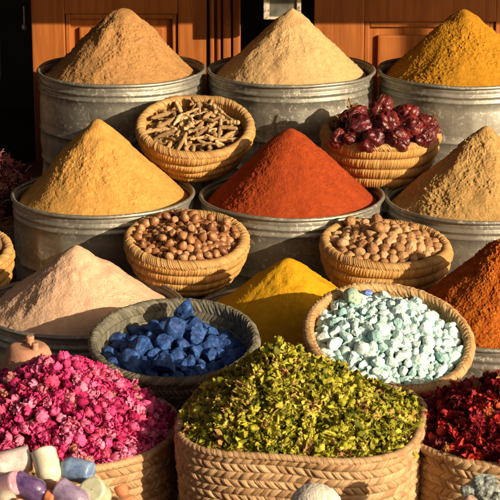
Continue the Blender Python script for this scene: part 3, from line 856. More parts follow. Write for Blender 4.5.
# ------------------------------------------------------------------ shallow bowls
def bowl(label, mat4, R, H, Rb, nst, mats, seed, ra, rb, name='woven_bowl'):
    root = empty(name, mat4, label, 'bowl')
    # herringbone body : rows of leaning strands
    nu = nst * 8; rows = 7; nv = rows * 9
    th = np.arange(nu) / nu * 2 * math.pi
    def surf(sgn, offr, offz, dep):
        t = np.linspace(0, 1, nv); TT, TH = np.meshgrid(t, th, indexing='ij')
        row = np.floor(np.clip(TT * rows, 0, rows - 1e-4)); fr = TT * rows - row
        ph = TH / (2 * math.pi) * nst + np.where(row % 2 == 0, 1, -1) * fr * 1.1
        sid = np.floor(ph).astype(np.int64); sf = ph - sid
        st = np.sqrt(np.clip(1 - (2 * sf - 1) ** 2, 0, 1)); bl = np.sqrt(np.clip(1 - (2 * fr - 1) ** 2, 0, 1))
        irr = _h(sid % nst, row.astype(np.int64), sid * 0, seed)
        r = offr + (Rb - R) * TT ** 1.6 + R; z = offz - (H - offz * 0) * np.sin(TT * math.pi / 2) ** 1.0
        dsp = dep * ((.3 + .7 * st) * (.3 + .7 * bl) + .4 * (irr - .5) * bl)
        r = (r + sgn * dsp) * (1 + .010 * vnoise(np.stack([np.cos(TH) * 1.2, np.sin(TH) * 1.2, 0 * TH], -1) + seed, seed + 3))
        tone = _h(sid % nst, row.astype(np.int64), sid * 0 + 4, seed)
        return np.stack([r * np.cos(TH), r * np.sin(TH), z], -1), tone, ph + 13 * row
    A, ta, fa_ = surf(1, 0, 0, .004); Bv, tb, fb_ = surf(-1, -.012, .006, .003)
    V = np.concatenate([A.reshape(-1, 3), Bv[::-1].reshape(-1, 3), [[0, 0, -H], [0, 0, -H + .006]]])
    i = np.arange(nu); i2 = (i + 1) % nu; nb = 2 * nv * nu
    f3 = np.concatenate([np.stack([(nv - 1) * nu + i2, (nv - 1) * nu + i, np.full(nu, nb)], -1), np.stack([nv * nu + i, nv * nu + i2, np.full(nu, nb + 1)], -1)])
    F4 = np.concatenate([grid_faces(nv, nu), grid_faces(nv, nu, True, nv * nu)])
    link('body', mk_mesh('body', V, [F4, f3], mats[0], True, np.concatenate([ta.ravel(), tb[::-1].ravel(), [.5, .5]]), np.concatenate([fa_.ravel(), fb_[::-1].ravel(), [0, 0]])), root)
    link('rim', rope_ring(R - .004, ra, rb, nst, 1.3, mats[1], seed + 30, nu, None, 0, True, 1.25), root)
    return root

B5 = tilt(W(174, 341, 4.28), 10, 0)
bowl('shallow grey green woven bowl filled with blue lumps', B5, .184, .085, .12, 104, (M['greypalm'], M['greypalm']), 51, .010, .0105)
t = NT('blue_pigment', Roughness=.62)
v_ = t.co()
c_ = t.ramp(t.noise(v_, 2.2, 5, .65), [(.3, (.004, .018, .085)), (.5, (.010, .055, .22)), (.68, (.034, .155, .44))])
ge = t.n.new('ShaderNodeNewGeometry')
c_ = t.mix(t.math('MULTIPLY', t.ramp(t.noise(v_, 1.1, 4, .6), [(.54, (0, 0, 0)), (.68, (1, 1, 1))]), .3), c_, (.13, .09, .26))
t.color(c_); t.bump(t.noise(v_, 7, 5, .65), .004, .8)
m_blue = t.m
bv = [mk_mesh('lump', *rock(500 + k, ICO4, 8, .07, .42, 3), m_blue, False) for k in range(12)]
N = 104; rr = rg.uniform(.012, .021, N); rr[:22] = rg.uniform(.020, .027, 22)
P = settle(N, rr * .86, lambda rho: -.064 + .026 * (1 - (rho / .15) ** 2), .160, 12, .12, ztop=.12)
for i, p in enumerate(P):
    o = link('blue_lump', bv[i % 12], None, B5 @ Matrix.Translation(p) @ rand_rot(rg) @ Matrix.Scale(rr[i] * 1.12, 4))
    tag(o, 'angular deep blue pigment lump in the grey green woven bowl', 'pigment lump', 'blue pigment lumps')
o = link('blue_lump', bv[3], None, Matrix.Translation(W(186, 310, 4.36)) @ Euler((.3, .5, .9)).to_matrix().to_4x4() @ Matrix.Diagonal((.026, .024, .030, 1)))
tag(o, 'tall pointed blue lump standing highest at the back of the blue bowl', 'pigment lump', 'blue pigment lumps')

B6 = tilt(W(389, 337, 4.30), 20, 6)
bowl('shallow tan woven bowl filled with turquoise stones, tilted to the front', B6, .186, .075, .12, 100, (M['bowlpalm'], M['bowlpalm']), 61, .0115, .011)
t = NT('turquoise_stone', Roughness=.8)
v_ = t.co()
c_ = t.ramp(t.rnd(), [(0, (.34, .55, .53)), (.3, (.49, .645, .63)), (.65, (.61, .72, .705)), (1, (.70, .77, .755))])
n_ = t.noise(v_, 1.8, 5, .65)
c_ = t.mix(t.ramp(n_, [(.4, (1, 1, 1)), (.6, (0, 0, 0))]), c_, t.mix(1., c_, (.74, .88, .86), 'MULTIPLY'))
c_ = t.mix(t.math('MULTIPLY', t.ramp(t.noise(v_, 3.3, 5, .7), [(.6, (0, 0, 0)), (.68, (1, 1, 1))]), .6), c_, (.30, .33, .31))
t.color(c_); t.bump(t.noise(v_, 4, 4, .6), .0016, .7)
m_turq = t.m
tv = [mk_mesh('stone', *rock(700 + k, ICO3, 8, .14, .45, 2.6), m_turq, False) for k in range(16)]
N = 330; rr = np.clip(rg.lognormal(math.log(.0092), .36, N), .0048, .017)
P = settle(N, rr * .82, lambda rho: -.026 + .046 * (1 - (rho / .165) ** 2), .166, 15, .14, its=240, ztop=.10)
for i, p in enumerate(P):
    o = link('turquoise_stone', tv[i % 16], None, B6 @ Matrix.Translation(p) @ rand_rot(rg) @ Matrix.Diagonal((rr[i] * 1.2, rr[i] * 1.1, rr[i], 1)))
    tag(o, 'small rough pale turquoise stone in the tilted woven bowl', 'stone', 'turquoise stones')
# crumbs among the stones
cr = []
vr = [rock(900 + k, ICO2, 7, .15, .45, 2.5) for k in range(8)]
for i in range(420):
    a = rg.uniform(0, 6.28); q = math.sqrt(rg.uniform(0, 1)) * .155
    s = rg.uniform(.003, .006)
    cr.append((i % 8, Matrix.Translation((q * math.cos(a), q * math.sin(a), -.022 + .034 * (1 - (q / .165) ** 2) + rg.uniform(-.006, .006))) @ rand_rot(rg) @ Matrix.Scale(s, 4)))
tc = var_mat('turquoise_crumb', [(0, (.36, .58, .56)), (1, (.68, .78, .76))], 'tone', rough=.85)
Vm, Fm, Tm = merge(vr, cr)
o = link('stone_crumbs', mk_mesh('crumbs', Vm, Fm, tc, False, Tm), None, B6)
tag(o, 'pale turquoise crumbs lying between the stones', 'crumbs', None, 'stuff')
t = NT('speckled_green_stone', Roughness=.8); v_ = t.co()
c_ = t.mix(t.ramp(t.noise(v_, 5, 3, .6), [(.56, (0, 0, 0)), (.62, (1, 1, 1))]), (.33, .45, .33), (.12, .20, .16))
t.color(c_); t.bump(t.noise(v_, 7, 4), .003, .8)
o = link('green_stone', mk_mesh('gs', *rock(951, ICO4, 9, .06, .62, 2.5), t.m), None, B6 @ Matrix.Translation((-.084, .104, .018)) @ Euler((.2, -.2, .3)).to_matrix().to_4x4() @ Matrix.Diagonal((.032, .026, .022, 1)))
tag(o, 'largest stone, speckled grey green, at the back left edge of the turquoise bowl', 'stone')
t = NT('blue_chip', Roughness=.6); t.color(t.ramp(t.noise(t.co(), 2, 3), [(.4, (.05, .12, .5)), (.6, (.3, .4, .75))]))
o = link('blue_stone', mk_mesh('bs', *rock(961, ICO3, 8, .1, .5), t.m, False), None, B6 @ Matrix.Translation((-.046, .138, .012)) @ Matrix.Scale(.009, 4))
tag(o, 'tiny bright blue chip among the turquoise stones at the back rim', 'stone')

# ------------------------------------------------------------------ big front baskets
# pink rosebuds
m_rose = var_mat('dried_rose_petal', [(0, (.42, .014, .10)), (.25, (.68, .045, .20)), (.5, (.79, .105, .30)), (.72, (.84, .26, .43)), (.88, (.74, .065, .18)), (.96, (.80, .24, .36)), (1, (.46, .18, .10))], rough=.6, fine=2.2, spec=.3, transl=.14, mottle=.35)
m_rose_t = var_mat('dried_rose_petal_mass', [(0, (.38, .012, .09)), (.4, (.70, .055, .22)), (.8, (.80, .18, .36)), (1, (.6, .07, .1))], 'tone', rough=.7, spec=.2, transl=.18)
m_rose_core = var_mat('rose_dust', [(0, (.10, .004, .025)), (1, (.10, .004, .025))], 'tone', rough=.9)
B7 = tilt(W(64, 425, 4.03), 0, 0)
plait_basket('woven_basket', 'round plaited basket heaped with pink dried rosebuds', B7, circle_path(.236), 2 * math.pi * .236, B7.translation.z - .001, .12, .0165, .0195, (M['palm'], M['palm']), 71)
def zf7(x, y):
    e = np.where(np.asarray(x) > -.005, .232, .26)
    return .150 * (1 - np.clip(np.hypot((x + .005) * .235 / e, y - .005) / .235, 0, 1) ** 1.35) - .014
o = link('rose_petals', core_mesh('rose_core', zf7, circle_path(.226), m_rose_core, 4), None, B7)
tag(o, 'deep pink petals packed under the rosebuds', 'petals', None, 'stuff')

def scatter(variants, meshes, zf, inside, ext, dmin, seed, base, name, label, cat, group, smin, smax, nobj, stuff, lift=.3, xlim=(-12, 512), facing=True):
    pts = poisson(zf, inside, ext, dmin, seed)
    rg = np.random.default_rng(seed + 1); arr = []
    for p in pts:
        e = .004
        n = Vector((-(zf(p[0] + e, p[1]) - zf(p[0] - e, p[1])) / (2 * e), -(zf(p[0], p[1] + e) - zf(p[0], p[1] - e)) / (2 * e), 1)).normalized()
        s = rg.uniform(smin, smax)
        rot = (n * .6 + Vector(rg.normal(0, .6, 3))).normalized().to_track_quat('Z', 'Y').to_matrix().to_4x4() @ Matrix.Rotation(rg.uniform(0, 6.28), 4, 'Z')
        Mx = Matrix.Translation(Vector(p) + n * s * (lift + rg.uniform(-.35, .45))) @ rot @ Matrix.Diagonal((s * rg.uniform(.85, 1.15), s * rg.uniform(.85, 1.15), s * rg.uniform(.8, 1.15), 1))
        w = base @ Mx.translation; u, v, d = project(w)
        nw = base.to_3x3() @ n
        face = nw.dot((ORG - w).normalized())
        score = (face if facing else 0) + (0 if (xlim[0] < u < xlim[1] and v < 512) else -5)
        arr.append((score, int(rg.integers(len(variants))), Mx))
    arr.sort(key=lambda a: -a[0])
    for sc, vi, Mx in arr[:nobj]:
        tag(link(name, meshes[vi], None, base @ Mx), label, cat, group)
    if arr[nobj:]:
        Vm, Fm, Tm = merge(variants, [(vi, Mx) for _, vi, Mx in arr[nobj:]])
        tag(link(stuff[0], mk_mesh(stuff[0], Vm, Fm, stuff[1], True, Tm), None, base), stuff[2], cat, None, 'stuff')
    print(name, len(arr), 'in frame', sum(a[0] > -2 for a in arr))
    return arr
rose_me = [mk_mesh('rosebud', *v, m_rose) for v in ROSE_V]
scatter(ROSE_V, rose_me, zf7, lambda x, y: math.hypot(x, y) < .222, (.23, .23), .0182, 81, B7, 'rosebud', 'crumpled pink dried rosebud heaped in the round plaited basket', 'rosebud', 'dried rosebuds', .0115, .0155, 300,
        ('rosebud_mass', m_rose_t, 'more pink rosebuds round the back and edges of the heap'))

# green leaves
B8 = tilt(W(303, 417, 3.92), 0, 0, -11)
a8, b8 = .240, .222
sp8 = super_path(a8, b8, 3.3)
per8 = 1.68
plait_basket('woven_basket', 'squarish plaited basket heaped with dried green leaves', B8, sp8, per8, B8.translation.z - .001, .10, .0165, .0195, (M['palm'], M['palm']), 83, rim_a=.0075)
rho8 = lambda x, y: (np.abs(x / a8) ** 3.2 + np.abs(y / b8) ** 3.2) ** (1 / 3.2)
def zf8(x, y):
    u = np.where(np.asarray(x) < -.062, (x + .062) / (a8 - .058), (x + .062) / (a8 + .066))
    v = np.where(np.asarray(y) < .03, (y - .03) / (b8 + .035), (y - .03) / (b8 - .025))
    return .152 * (1 - np.clip((u ** 2 + v ** 2) ** .5, 0, 1) ** .95) - .014
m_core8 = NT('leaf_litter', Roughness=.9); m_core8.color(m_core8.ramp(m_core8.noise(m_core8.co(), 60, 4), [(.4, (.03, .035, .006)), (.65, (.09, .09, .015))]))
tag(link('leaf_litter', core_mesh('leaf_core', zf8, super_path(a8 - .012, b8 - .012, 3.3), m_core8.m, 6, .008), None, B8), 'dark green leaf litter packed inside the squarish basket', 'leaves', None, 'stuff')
m_leaf = var_mat('dried_green_leaf', [(0, (.12, .13, .014)), (.2, (.26, .26, .020)), (.45, (.44, .41, .032)), (.72, (.60, .53, .06)), (.92, (.66, .55, .12)), (1, (.50, .29, .09))], 'tone', rough=.6, fine=240, spec=.25, transl=.25, mottle=.4)
lv = [leaf(k, 1.6) for k in range(24)]
bud = [(lambda V, Fc: (V * np.array([.30, .26, .46]) * (1 + .28 * vnoise(V * 2 + k, k) + .14 * vnoise(V * 5 + k, k + 9))[:, None], Fc))(*ICO3) for k in range(5)]
def tuft(seed):
    rg = np.random.default_rng(seed); Vs = []; Fs = []; off = 0
    for i in range(10):
        V, Fq = petal(rg, rg.uniform(.6, 1.3), rg.uniform(.35, .6), .34, rg.uniform(.1, .8), i * .7 + rg.uniform(-.4, .4), .8, 6, 6, -.7, .85)
        Vs.append(V); Fs.append(Fq + off); off += len(V)
    return np.concatenate(Vs) * .52, np.concatenate(Fs)
allv = lv + bud + [tuft(3000 + k) for k in range(8)]
lst = []
pts = poisson(zf8, lambda x, y: rho8(x, y) < .96, (.25, .21), .0062, 91, 60000)
rg8 = np.random.default_rng(92)
for p in pts:
    n = Vector((-(zf8(p[0] + .004, p[1]) - zf8(p[0] - .004, p[1])) / .008, -(zf8(p[0], p[1] + .004) - zf8(p[0], p[1] - .004)) / .008, 1)).normalized()
    u = rg8.uniform()
    vi = int(rg8.integers(24)) if u < .36 else (24 + int(rg8.integers(5)) if u < .56 else 29 + int(rg8.integers(8)))
    s = float(np.clip(rg8.lognormal(math.log(.0168), .34), .008, .030))
    clump = .008 * float(vnoise(np.array([[p[0] * 38, p[1] * 38, p[2] * 38]]), 7)[0])
    lst.append((vi, Matrix.Translation(Vector(p) + n * (.004 + clump + rg8.uniform(-.004, .009))) @ rand_rot(rg8) @ Matrix.Scale(s, 4)))
tone8 = [float(np.clip(.5 + .30 * fbm(np.array([[m[1].translation.x * 30, m[1].translation.y * 30, 3.]]), 2, 5)[0] + rg8.normal(.04, .26), 0, 1)) for m in lst]
Vm, Fm, Tm = merge(allv, lst, tone8)
tag(link('dried_leaves', mk_mesh('dried_leaves', Vm, Fm, m_leaf, True, Tm), None, B8), 'heap of crumbled yellow green dried leaves in the squarish basket', 'leaves', None, 'stuff')
print('leaves', len(lst))

# dark red flowers, right
m_red = var_mat('dried_red_flower', [(0, (.13, .005, .010)), (.35, (.29, .010, .016)), (.65, (.54, .024, .026)), (.85, (.64, .06, .04)), (.94, (.48, .12, .03)), (1, (.40, .18, .06))], rough=.6, fine=2.2, spec=.3, transl=.12, mottle=.5)
m_red_t = var_mat('dried_red_flower_mass', [(0, (.13, .005, .010)), (.6, (.42, .018, .022)), (1, (.50, .08, .035))], 'tone', rough=.65, transl=.12)
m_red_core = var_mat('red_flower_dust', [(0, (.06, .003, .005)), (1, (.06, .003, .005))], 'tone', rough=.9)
B9 = tilt(W(508, 425, 3.95), 0, 0)
plait_basket('woven_basket', 'round plaited basket heaped with dark red dried flowers', B9, circle_path(.222), 2 * math.pi * .222, B9.translation.z - .001, .12, .0165, .0195, (M['palm'], M['palm']), 93)
zf9 = lambda x, y: .112 * (1 - np.clip(np.hypot(x - .035, y - .0) / .25, 0, 1) ** 1.35) - .016
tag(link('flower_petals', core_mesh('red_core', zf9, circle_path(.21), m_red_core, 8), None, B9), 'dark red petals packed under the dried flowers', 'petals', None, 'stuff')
red_me = [mk_mesh('dried_flower', *v, m_red) for v in RED_V]
scatter(RED_V, red_me, zf9, lambda x, y: math.hypot(x, y) < .208, (.22, .22), .0205, 95, B9, 'dried_flower', 'crumpled dark red dried flower heaped in the right plaited basket', 'dried flower', 'dark red dried flowers', .0105, .016, 260,
        ('flower_mass', m_red_t, 'more dark red flowers round the back of the heap'))

# ------------------------------------------------------------------ left edge: dried stems heap, basket
m_stem = var_mat('dried_stem', [(0, (.10, .022, .03)), (.6, (.22, .06, .06)), (.9, (.34, .14, .11)), (1, (.5, .36, .26))], 'tone', rough=.7)
B10 = tilt(W(-14, 205, 5.45), 0, 0)
plait_basket('woven_basket', 'shaded basket of dark red stems at the far left edge', B10, circle_path(.145), 2 * math.pi * .145, B10.translation.z - FL['mid'] - .001, .12, .02, .022, (M['palm'], M['palm']), 101)
zf10 = lambda x, y: .15 * (1 - np.clip(np.hypot(x, y) / .16, 0, 1) ** 1.8) - .01
tag(link('stem_litter', core_mesh('stem_core', zf10, circle_path(.138), m_red_core, 8), None, B10), 'dark litter packed under the red stems', 'stems', None, 'stuff')
def twig(seed):
    rg = np.random.default_rng(seed); n, m = 9, 5
    t = np.linspace(0, 1, n)[:, None]; th = np.arange(m) / m * 6.283
    c = np.cumsum(rg.normal(0, .05, (n, 2)), 0)
    w = .022 * (1 - .5 * t)
    return np.stack([t - .5 + 0 * th, c[:, :1] + w * np.cos(th), c[:, 1:] + w * np.sin(th)], -1).reshape(-1, 3), grid_faces(n, m)
tw = [twig(k) for k in range(8)]; vv = tw + [(np.array(v[0]) * .16, v[1]) for v in RED_V[:6]]
lst = []
for p in poisson(zf10, lambda x, y: math.hypot(x, y) < .15, (.15, .15), .009, 55, 12000):
    vi = int(rg.integers(8)) if rg.uniform() < .5 else 8 + int(rg.integers(6))
    s = rg.uniform(.05, .10)
    lst.append((vi, Matrix.Translation((p[0], p[1], p[2] + rg.uniform(0, .012))) @ Euler((rg.uniform(0, 6), rg.normal(0, .5), rg.uniform(0, 6))).to_matrix().to_4x4() @ Matrix.Scale(s, 4)))
Vm, Fm, Tm = merge(vv, lst)
tag(link('dried_stems', mk_mesh('dried_stems', Vm, Fm, m_stem, True, Tm), None, B10), 'tangled heap of dark red dried stems and flowers in shade', 'stems', None, 'stuff')

B11 = tilt(W(-47, 254, 5.0), 8, -3)
coil_basket('woven_basket', 'straw basket with brown lumps cut off by the left picture edge', B11, .146, .12, .11, 4, 120, (M['straw'], M['straw_rim']), 6, rim_r=.011)
m_lump = var_mat('brown_bark', [(0, (.16, .085, .045)), (1, (.28, .16, .09))], rough=.9, fine=3, bump=(6, .004), mottle=.7)
for i, (x, y, z, s) in enumerate(((.088, -.03, .035, .05), (.02, .04, .02, .055), (-.06, -.02, .01, .05), (.06, .07, .0, .045), (.0, -.075, -.005, .045))):
    tag(link('bark_lump', mk_mesh('bark', *rock(980 + i, ICO4, 8, .12, .6), m_lump), None, B11 @ Matrix.Translation((x, y, z)) @ Matrix.Scale(s, 4)), 'rough brown lump in the straw basket at the left edge', 'lump', 'brown bark lumps')
cz_ = B11.translation.z - .125
tag(link('wooden_crate', boxes_mesh('crate', [(B11.translation.x - .22, B11.translation.x + .09, 4.80, 5.06, FL['mid'] + .001, cz_)], M['darkwood'], .004)), 'dark wooden crate under the straw basket at the left edge', 'crate')

# ------------------------------------------------------------------ clay tagine lid behind the roses
t = NT('terracotta', Roughness=.85); v_ = t.co()
t.color(t.ramp(t.noise(v_, 14, 5, .6), [(.3, (.36, .16, .09)), (.7, (.50, .26, .16))])); t.bump(t.noise(v_, 120, 4), .002, .5)
m_clay = t.m
cc = W(29, 372, 4.20)
root = empty('clay_pot', Matrix.Translation(cc), 'pinkish clay pot with short neck stubs behind the pink rosebuds', 'clay pot')
pr = densify([(.002, -.11), (.062, -.11), (.076, -.06), (.074, -.02), (.066, .005), (.052, .040), (.046, .055), (.040, .062), (.0125, .064), (.002, .064)], .006)
Pl = lathe(pr[::-1], 90); Pl = Pl * np.array([.98, .9, 1]); Pl = Pl + .0015 * vnoise(Pl * 30, 5)[..., None]
link('body', mk_mesh('body', Pl, grid_faces(*Pl.shape[:2])[:, ::-1], m_clay), root)
for (x, y, r, h) in ((.004, .004, .0095, .022), (.018, -.026, .0075, .016)):
    q = lathe(densify([(.001, h), (r * .85, h), (r, h - .003), (r * .92, h * .5), (r * 1.1, 0)], .002), 40)
    n_ = link('neck', mk_mesh('neck', q, grid_faces(*q.shape[:2])[:, ::-1], m_clay), root, Matrix.Translation((x, y, .060)))

# ------------------------------------------------------------------ front bench with bottles, loofah, mineral
BT = .235
tag(link('wooden_bench', boxes_mesh('bench', [(-1.3, 1.3, 2.85, 3.44, BT - .04, BT)] + [(x, x + .06, y, y + .06, 0, BT - .041) for x in (-1.2, 1.14) for y in (2.9, 3.33)], M['bench'], .004)), 'low wooden bench in front of the baskets', 'bench')
def small_tray(label, px, py, d, R, H, seed):
    m4 = tilt(W(px, py, d)); m4.translation.z = BT + H + .001
    coil_basket('woven_basket', label, m4, R, H, R * .75, 3, int(R * 800), (M['straw'], M['straw_rim']), seed, rim_r=.009)
    return m4
B12 = small_tray('straw basket of small pigment bottles at the front left corner', 34, 517, 3.50, .188, .11, 121)
m_stop = var_mat('orange_stopper', [(0, (.52, .16, .07)), (1, (.60, .22, .11))], rough=.7, bump=(300, .001))
def bottle_body(L, r):
    p = [(.001, 0), (r * .86, 0), (r * .96, r * .06), (r, r * .18), (r, L * .62), (r * .96, L * .70), (r * .80, L * .80), (r * .52, L * .88), (r * .42, L * .92), (r * .42, L), (.001, L)]
    q = lathe(densify(p, .002), 48); return q
def make_bottle(label, col, col2, px, py, d, L, r, axis, stopper=True):
    ax = Vector(axis).normalized()
    t = NT('pigment_glass', Roughness=.16); t.b.inputs['Coat Weight'].default_value = .45; t.b.inputs['Coat Roughness'].default_value = .08
    n = t.noise(t.co(), 48, 6, .72)
    t.bump(t.noise(t.co(), 160, 4, .6), .0006, .6)
    t.color(t.mix(t.math('MULTIPLY', t.ramp(t.noise(t.co(), 95, 5, .7), [(.58, (0, 0, 0)), (.66, (1, 1, 1))]), .5), t.ramp(n, [(.38, col), (.62, col2)]), tuple(c * .45 for c in col))); t.rough(t.ramp(n, [(.4, (.26,) * 3), (.6, (.6,) * 3)]))
    o = empty('glass_bottle', Matrix.Translation(W(px, py, d) - ax * L * .45) @ ax.to_track_quat('Z', 'Y').to_matrix().to_4x4(), label, 'bottle', 'pigment bottles')
    q = bottle_body(L, r); q = q * (1 + .035 * vnoise(q * 38 + px, int(px)))[..., None]; link('body', mk_mesh('body', q, grid_faces(*q.shape[:2]), t.m), o)
    if stopper:
        s = lathe(densify([(.001, -.004), (r * .50, -.004), (r * .54, 0), (r * .58, .010), (r * .52, .013), (.001, .0135)], .0015), 36)
        link('stopper', mk_mesh('stopper', s, grid_faces(*s.shape[:2]), m_stop), o, Matrix.Translation((0, 0, L)))
    return o
dB = 3.50
make_bottle('pinkish white pigment bottle at the left edge of the bottle basket', (.45, .33, .31), (.68, .58, .54), 10, 463, dB + .05, .085, .0245, (-.8, -.25, -.12))
make_bottle('cream white pigment bottle with orange stopper, tallest of the bottles', (.50, .46, .33), (.68, .64, .50), 47, 466, dB + .03, .070, .0235, (.25, -.55, -.62))
make_bottle('pale blue pigment bottle with its round base facing right', (.10, .17, .33), (.26, .36, .52), 76, 470, dB + .03, .068, .0225, (-.93, .35, .1))
make_bottle('dark purple pigment bottle with orange stopper', (.055, .025, .095), (.16, .09, .22), 30, 488, dB - .02, .068, .0225, (.85, -.32, -.25))
make_bottle('greyish lavender pigment bottle half cut off at the bottom', (.16, .11, .20), (.33, .25, .36), 72, 497, dB - .03, .072, .0225, (.8, -.35, -.35))
make_bottle('pale greenish cream bottle end standing beside the lavender bottle', (.42, .42, .27), (.58, .57, .40), 97, 494, dB + .0, .07, .0245, (.25, .75, -.6), False)
make_bottle('pink pigment bottle at the bottom left corner', (.33, .15, .20), (.50, .30, .34), 3, 486, dB - .02, .07, .022, (-.7, .3, -.3))
make_bottle('cream bottle with orange stopper in the bottom left corner', (.45, .35, .25), (.62, .52, .42), 2, 500, dB - .06, .07, .020, (.6, -.6, .1))
make_bottle('bottle whose orange stopper shows beside the plaited rosebud basket', (.45, .18, .08), (.58, .28, .14), 130, 512, dB - .0, .07, .022, (-.35, .35, .8))
for k, (px, py) in enumerate(((20, 515), (55, 515), (90, 515), (35, 500), (65, 490), (105, 512))):   # bottles lying underneath
    make_bottle('brown pigment bottle lying under the others', (.12, .07, .05), (.25, .15, .1), px, py + 14, dB + .02, .07, .022, (.9 if k % 2 else -.9, .3, -.05))

# pale fibrous ball
B13 = small_tray('small straw basket under the pale fibrous ball', 315, 540, 3.465, .078, .112, 131)
t = NT('loofah_fibre', Roughness=.9); t.color(t.ramp(t.tone(), [(0, (.42, .36, .28)), (.6, (.62, .56, .47)), (1, (.72, .67, .58))]))
t.bump(t.noise(t.co(), 400, 3), .001, .6)
nth, nph = 900, 110
th = np.arange(nth) / nth * 2 * math.pi; phs = np.linspace(.02, math.pi - .02, nph)
PH, TH = np.meshgrid(phs, th, indexing='ij')
strand = TH / (2 * math.pi) * 90 + 1.2 * np.sin(PH * 2) + 2.6 * vnoise(np.stack([np.cos(TH) * 6, np.sin(TH) * 6, PH * 3.5], -1), 4)
sid = np.floor(strand); sf = strand - sid
rr_ = .047 * (1 + .022 * np.sqrt(np.clip(1 - (2 * sf - 1) ** 2, 0, 1)) * np.sin(PH) + .03 * fbm(np.stack([np.cos(TH) * 3, np.sin(TH) * 3, PH * 9], -1), 3, 6))
V = np.stack([rr_ * np.sin(PH) * np.cos(TH), rr_ * np.sin(PH) * np.sin(TH), rr_ * .9 * np.cos(PH)], -1)
fb_me = mk_mesh('fibre_ball', V, grid_faces(nph, nth)[:, ::-1], t.m, True, _h(sid.astype(np.int64) % 90, sid.astype(np.int64) * 0, sid.astype(np.int64) * 0, 9))
for k in range(3):
    a = k * 2.09 + .5
    tag(link('fibre_ball', fb_me, None, B13 @ Matrix.Translation((.033 * math.cos(a), .033 * math.sin(a), -.011)) @ Matrix.Scale(.68, 4) @ Euler((k, .5, k)).to_matrix().to_4x4()), 'smaller fibrous ball lying inside the small straw basket', 'fibre ball', 'fibre balls in the basket')
o = link('fibre_ball', fb_me, None, Matrix.Translation(W(316, 507, 3.48)) @ Euler((R_(-25), R_(10), 0)).to_matrix().to_4x4())
tag(o, 'pale cream fibrous ball in front of the squarish green leaf basket', 'fibre ball')

# minerals at the bottom right
B14 = small_tray('small straw basket of minerals at the bottom right corner', 490, 536, 3.475, .088, .125, 141)
t = NT('grey_crystal', Roughness=.4); v_ = t.co()
t.color(t.ramp(t.noise(v_, 2.6, 5, .65), [(.3, (.10, .12, .105)), (.5, (.25, .28, .245)), (.7, (.46, .50, .45))])); t.bump(t.noise(v_, 5, 5, .6), .005, .8)
m_cry = t.m
for (px, py, d, s, lab) in ((487, 489, 3.50, (.036, .03, .03), 'large grey green crystalline mineral at the bottom right corner'), (468, 491, 3.47, (.016, .018, .016), 'small dark grey mineral left of the large crystal'), (500, 508, 3.44, (.03, .03, .03), 'grey mineral chunk below the large crystal')):
    tag(link('mineral_chunk', mk_mesh('mineral', *rock(int(px), ICO4, 12, .16, .55, 3.), m_cry, False), None, Matrix.Translation(W(px, py, d)) @ Matrix.Diagonal((*s, 1))), lab, 'mineral')
for k in range(7):
    a = k * .9; q = .052 if k else 0
    tag(link('mineral_chunk', mk_mesh('mineral', *rock(1200 + k, ICO3, 10, .14, .6, 3.), m_cry, False), None, B14 @ Matrix.Translation((q * math.cos(a), q * math.sin(a), .010 + .006 * (k % 3))) @ Matrix.Scale(.029, 4)), 'grey mineral chunk packed in the small straw basket', 'mineral', 'mineral chunks in the basket')
t = NT('peach_stone', Roughness=.6); t.color(t.ramp(t.noise(t.co(), 2, 4), [(.4, (.45, .26, .19)), (.6, (.6, .42, .33))]))
tag(link('mineral_chunk', mk_mesh('mineral', *rock(77, ICO4, 10, .08, .6), t.m), None, Matrix.Translation(W(469, 503, 3.44)) @ Matrix.Scale(.018, 4)), 'small peach coloured stone at the bottom edge beside the crystal', 'mineral')

# ------------------------------------------------------------------ hanging mirror and scoop
c0, c1 = at_Y(263.5, 19.5, 5.93), at_Y(301, 19.5, 5.93)
w = c1.x - c0.x; hM = .30
t = NT('worn_cream_paint', Roughness=.8); t.color(t.ramp(t.noise(t.co(), 60, 5, .7), [(.42, (.16, .10, .06)), (.52, (.55, .47, .36))])); m_worn = t.m
t = NT('dull_glass', Roughness=.35, Metallic=.3); t.color(t.ramp(t.noise(t.co(), 18, 5, .6), [(.35, (.10, .10, .085)), (.7, (.24, .23, .19))])); m_gl = t.m
root = empty('hanging_mirror', Matrix.Translation((c0.x, 5.93, c0.z)), 'small dull mirror in worn cream frame hanging behind the sandy heap', 'mirror')
link('frame', boxes_mesh('frame', [(0, .018, 0, .022, 0, hM), (w - .014, w, 0, .022, 0, hM), (.018, w - .014, 0, .022, 0, .008), (.018, w - .014, 0, .022, hM - .014, hM)], m_worn, .002), root)
link('glass', boxes_mesh('glass', [(.018, w - .014, .008, .016, .008, hM - .014)], m_gl), root)
link('cord', boxes_mesh('cord', [(w / 2 - .002, w / 2 + .002, .009, .013, hM, 3.3 - c0.z)], m_worn), root)
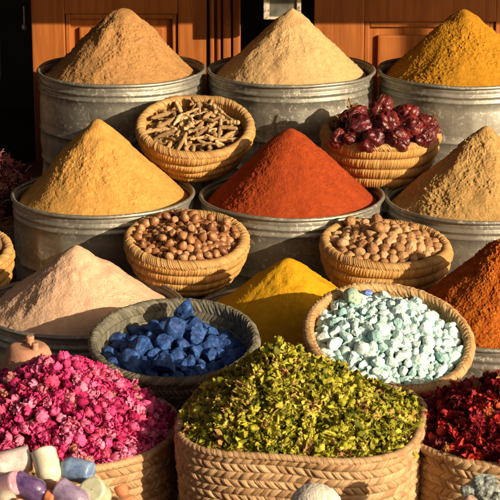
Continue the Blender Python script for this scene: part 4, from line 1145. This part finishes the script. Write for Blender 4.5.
root = empty('hanging_spoon', Matrix.Translation(at_Y(24.5, 27, 6.35)), 'small pale metal spoon hanging in the dark doorway at the left', 'spoon')
t = NT('pale_metal', Roughness=.35, Metallic=.6); t.color(t.ramp(t.noise(t.co(), 30, 3), [(.3, (.45, .43, .38)), (.7, (.7, .68, .62))]))
k, Fk = ICO3
link('bowl', mk_mesh('bowl', k * np.array([.009, .005, .012]), Fk, t.m), root)
link('handle', boxes_mesh('handle', [(-.0025, .0025, -.002, .002, .010, .07)], t.m, .001), root)
link('string', boxes_mesh('string', [(-.0008, .0008, -.0008, .0008, .07, .9)], M['darkwood']), root)

# ------------------------------------------------------------------ light, camera
sdir = Vector((math.sin(AZ) * math.cos(EL), -math.cos(AZ) * math.cos(EL), math.sin(EL)))
sl = bpy.data.lights.new('sun', 'SUN'); sl.energy = 5.0; sl.angle = R_(.4); sl.color = (1.0, .83, .60)
so = bpy.data.objects.new('sun', sl); COL.objects.link(so); so.rotation_euler = (-sdir).to_track_quat('-Z', 'Y').to_euler(); so.location = (4, -3, 5)
w = bpy.data.worlds.new('World'); scene.world = w; w.use_nodes = True
nt = w.node_tree; bg = nt.nodes['Background']; bg.inputs['Strength'].default_value = .065
sky = nt.nodes.new('ShaderNodeTexSky'); sky.sky_type = 'NISHITA'; sky.sun_disc = False
sky.sun_elevation = EL; sky.sun_rotation = math.pi - AZ; sky.dust_density = 7; sky.ozone_density = .3
nt.links.new(sky.outputs[0], bg.inputs[0])

cam = bpy.data.cameras.new('camera'); co = bpy.data.objects.new('camera', cam); COL.objects.link(co)
co.location = ORG; co.rotation_euler = (math.pi / 2 - PITCH, 0, 0)
cam.sensor_width = 36; cam.lens = F / 500 * 36; cam.clip_end = 300; cam.clip_start = .05
cam.dof.use_dof = True; cam.dof.focus_distance = 4.7; cam.dof.aperture_fstop = 18
scene.camera = co
vs = scene.view_settings; vs.view_transform = 'Standard'; vs.look = 'None'; vs.gamma = 1; vs.use_curve_mapping = False; vs.exposure = 0.55
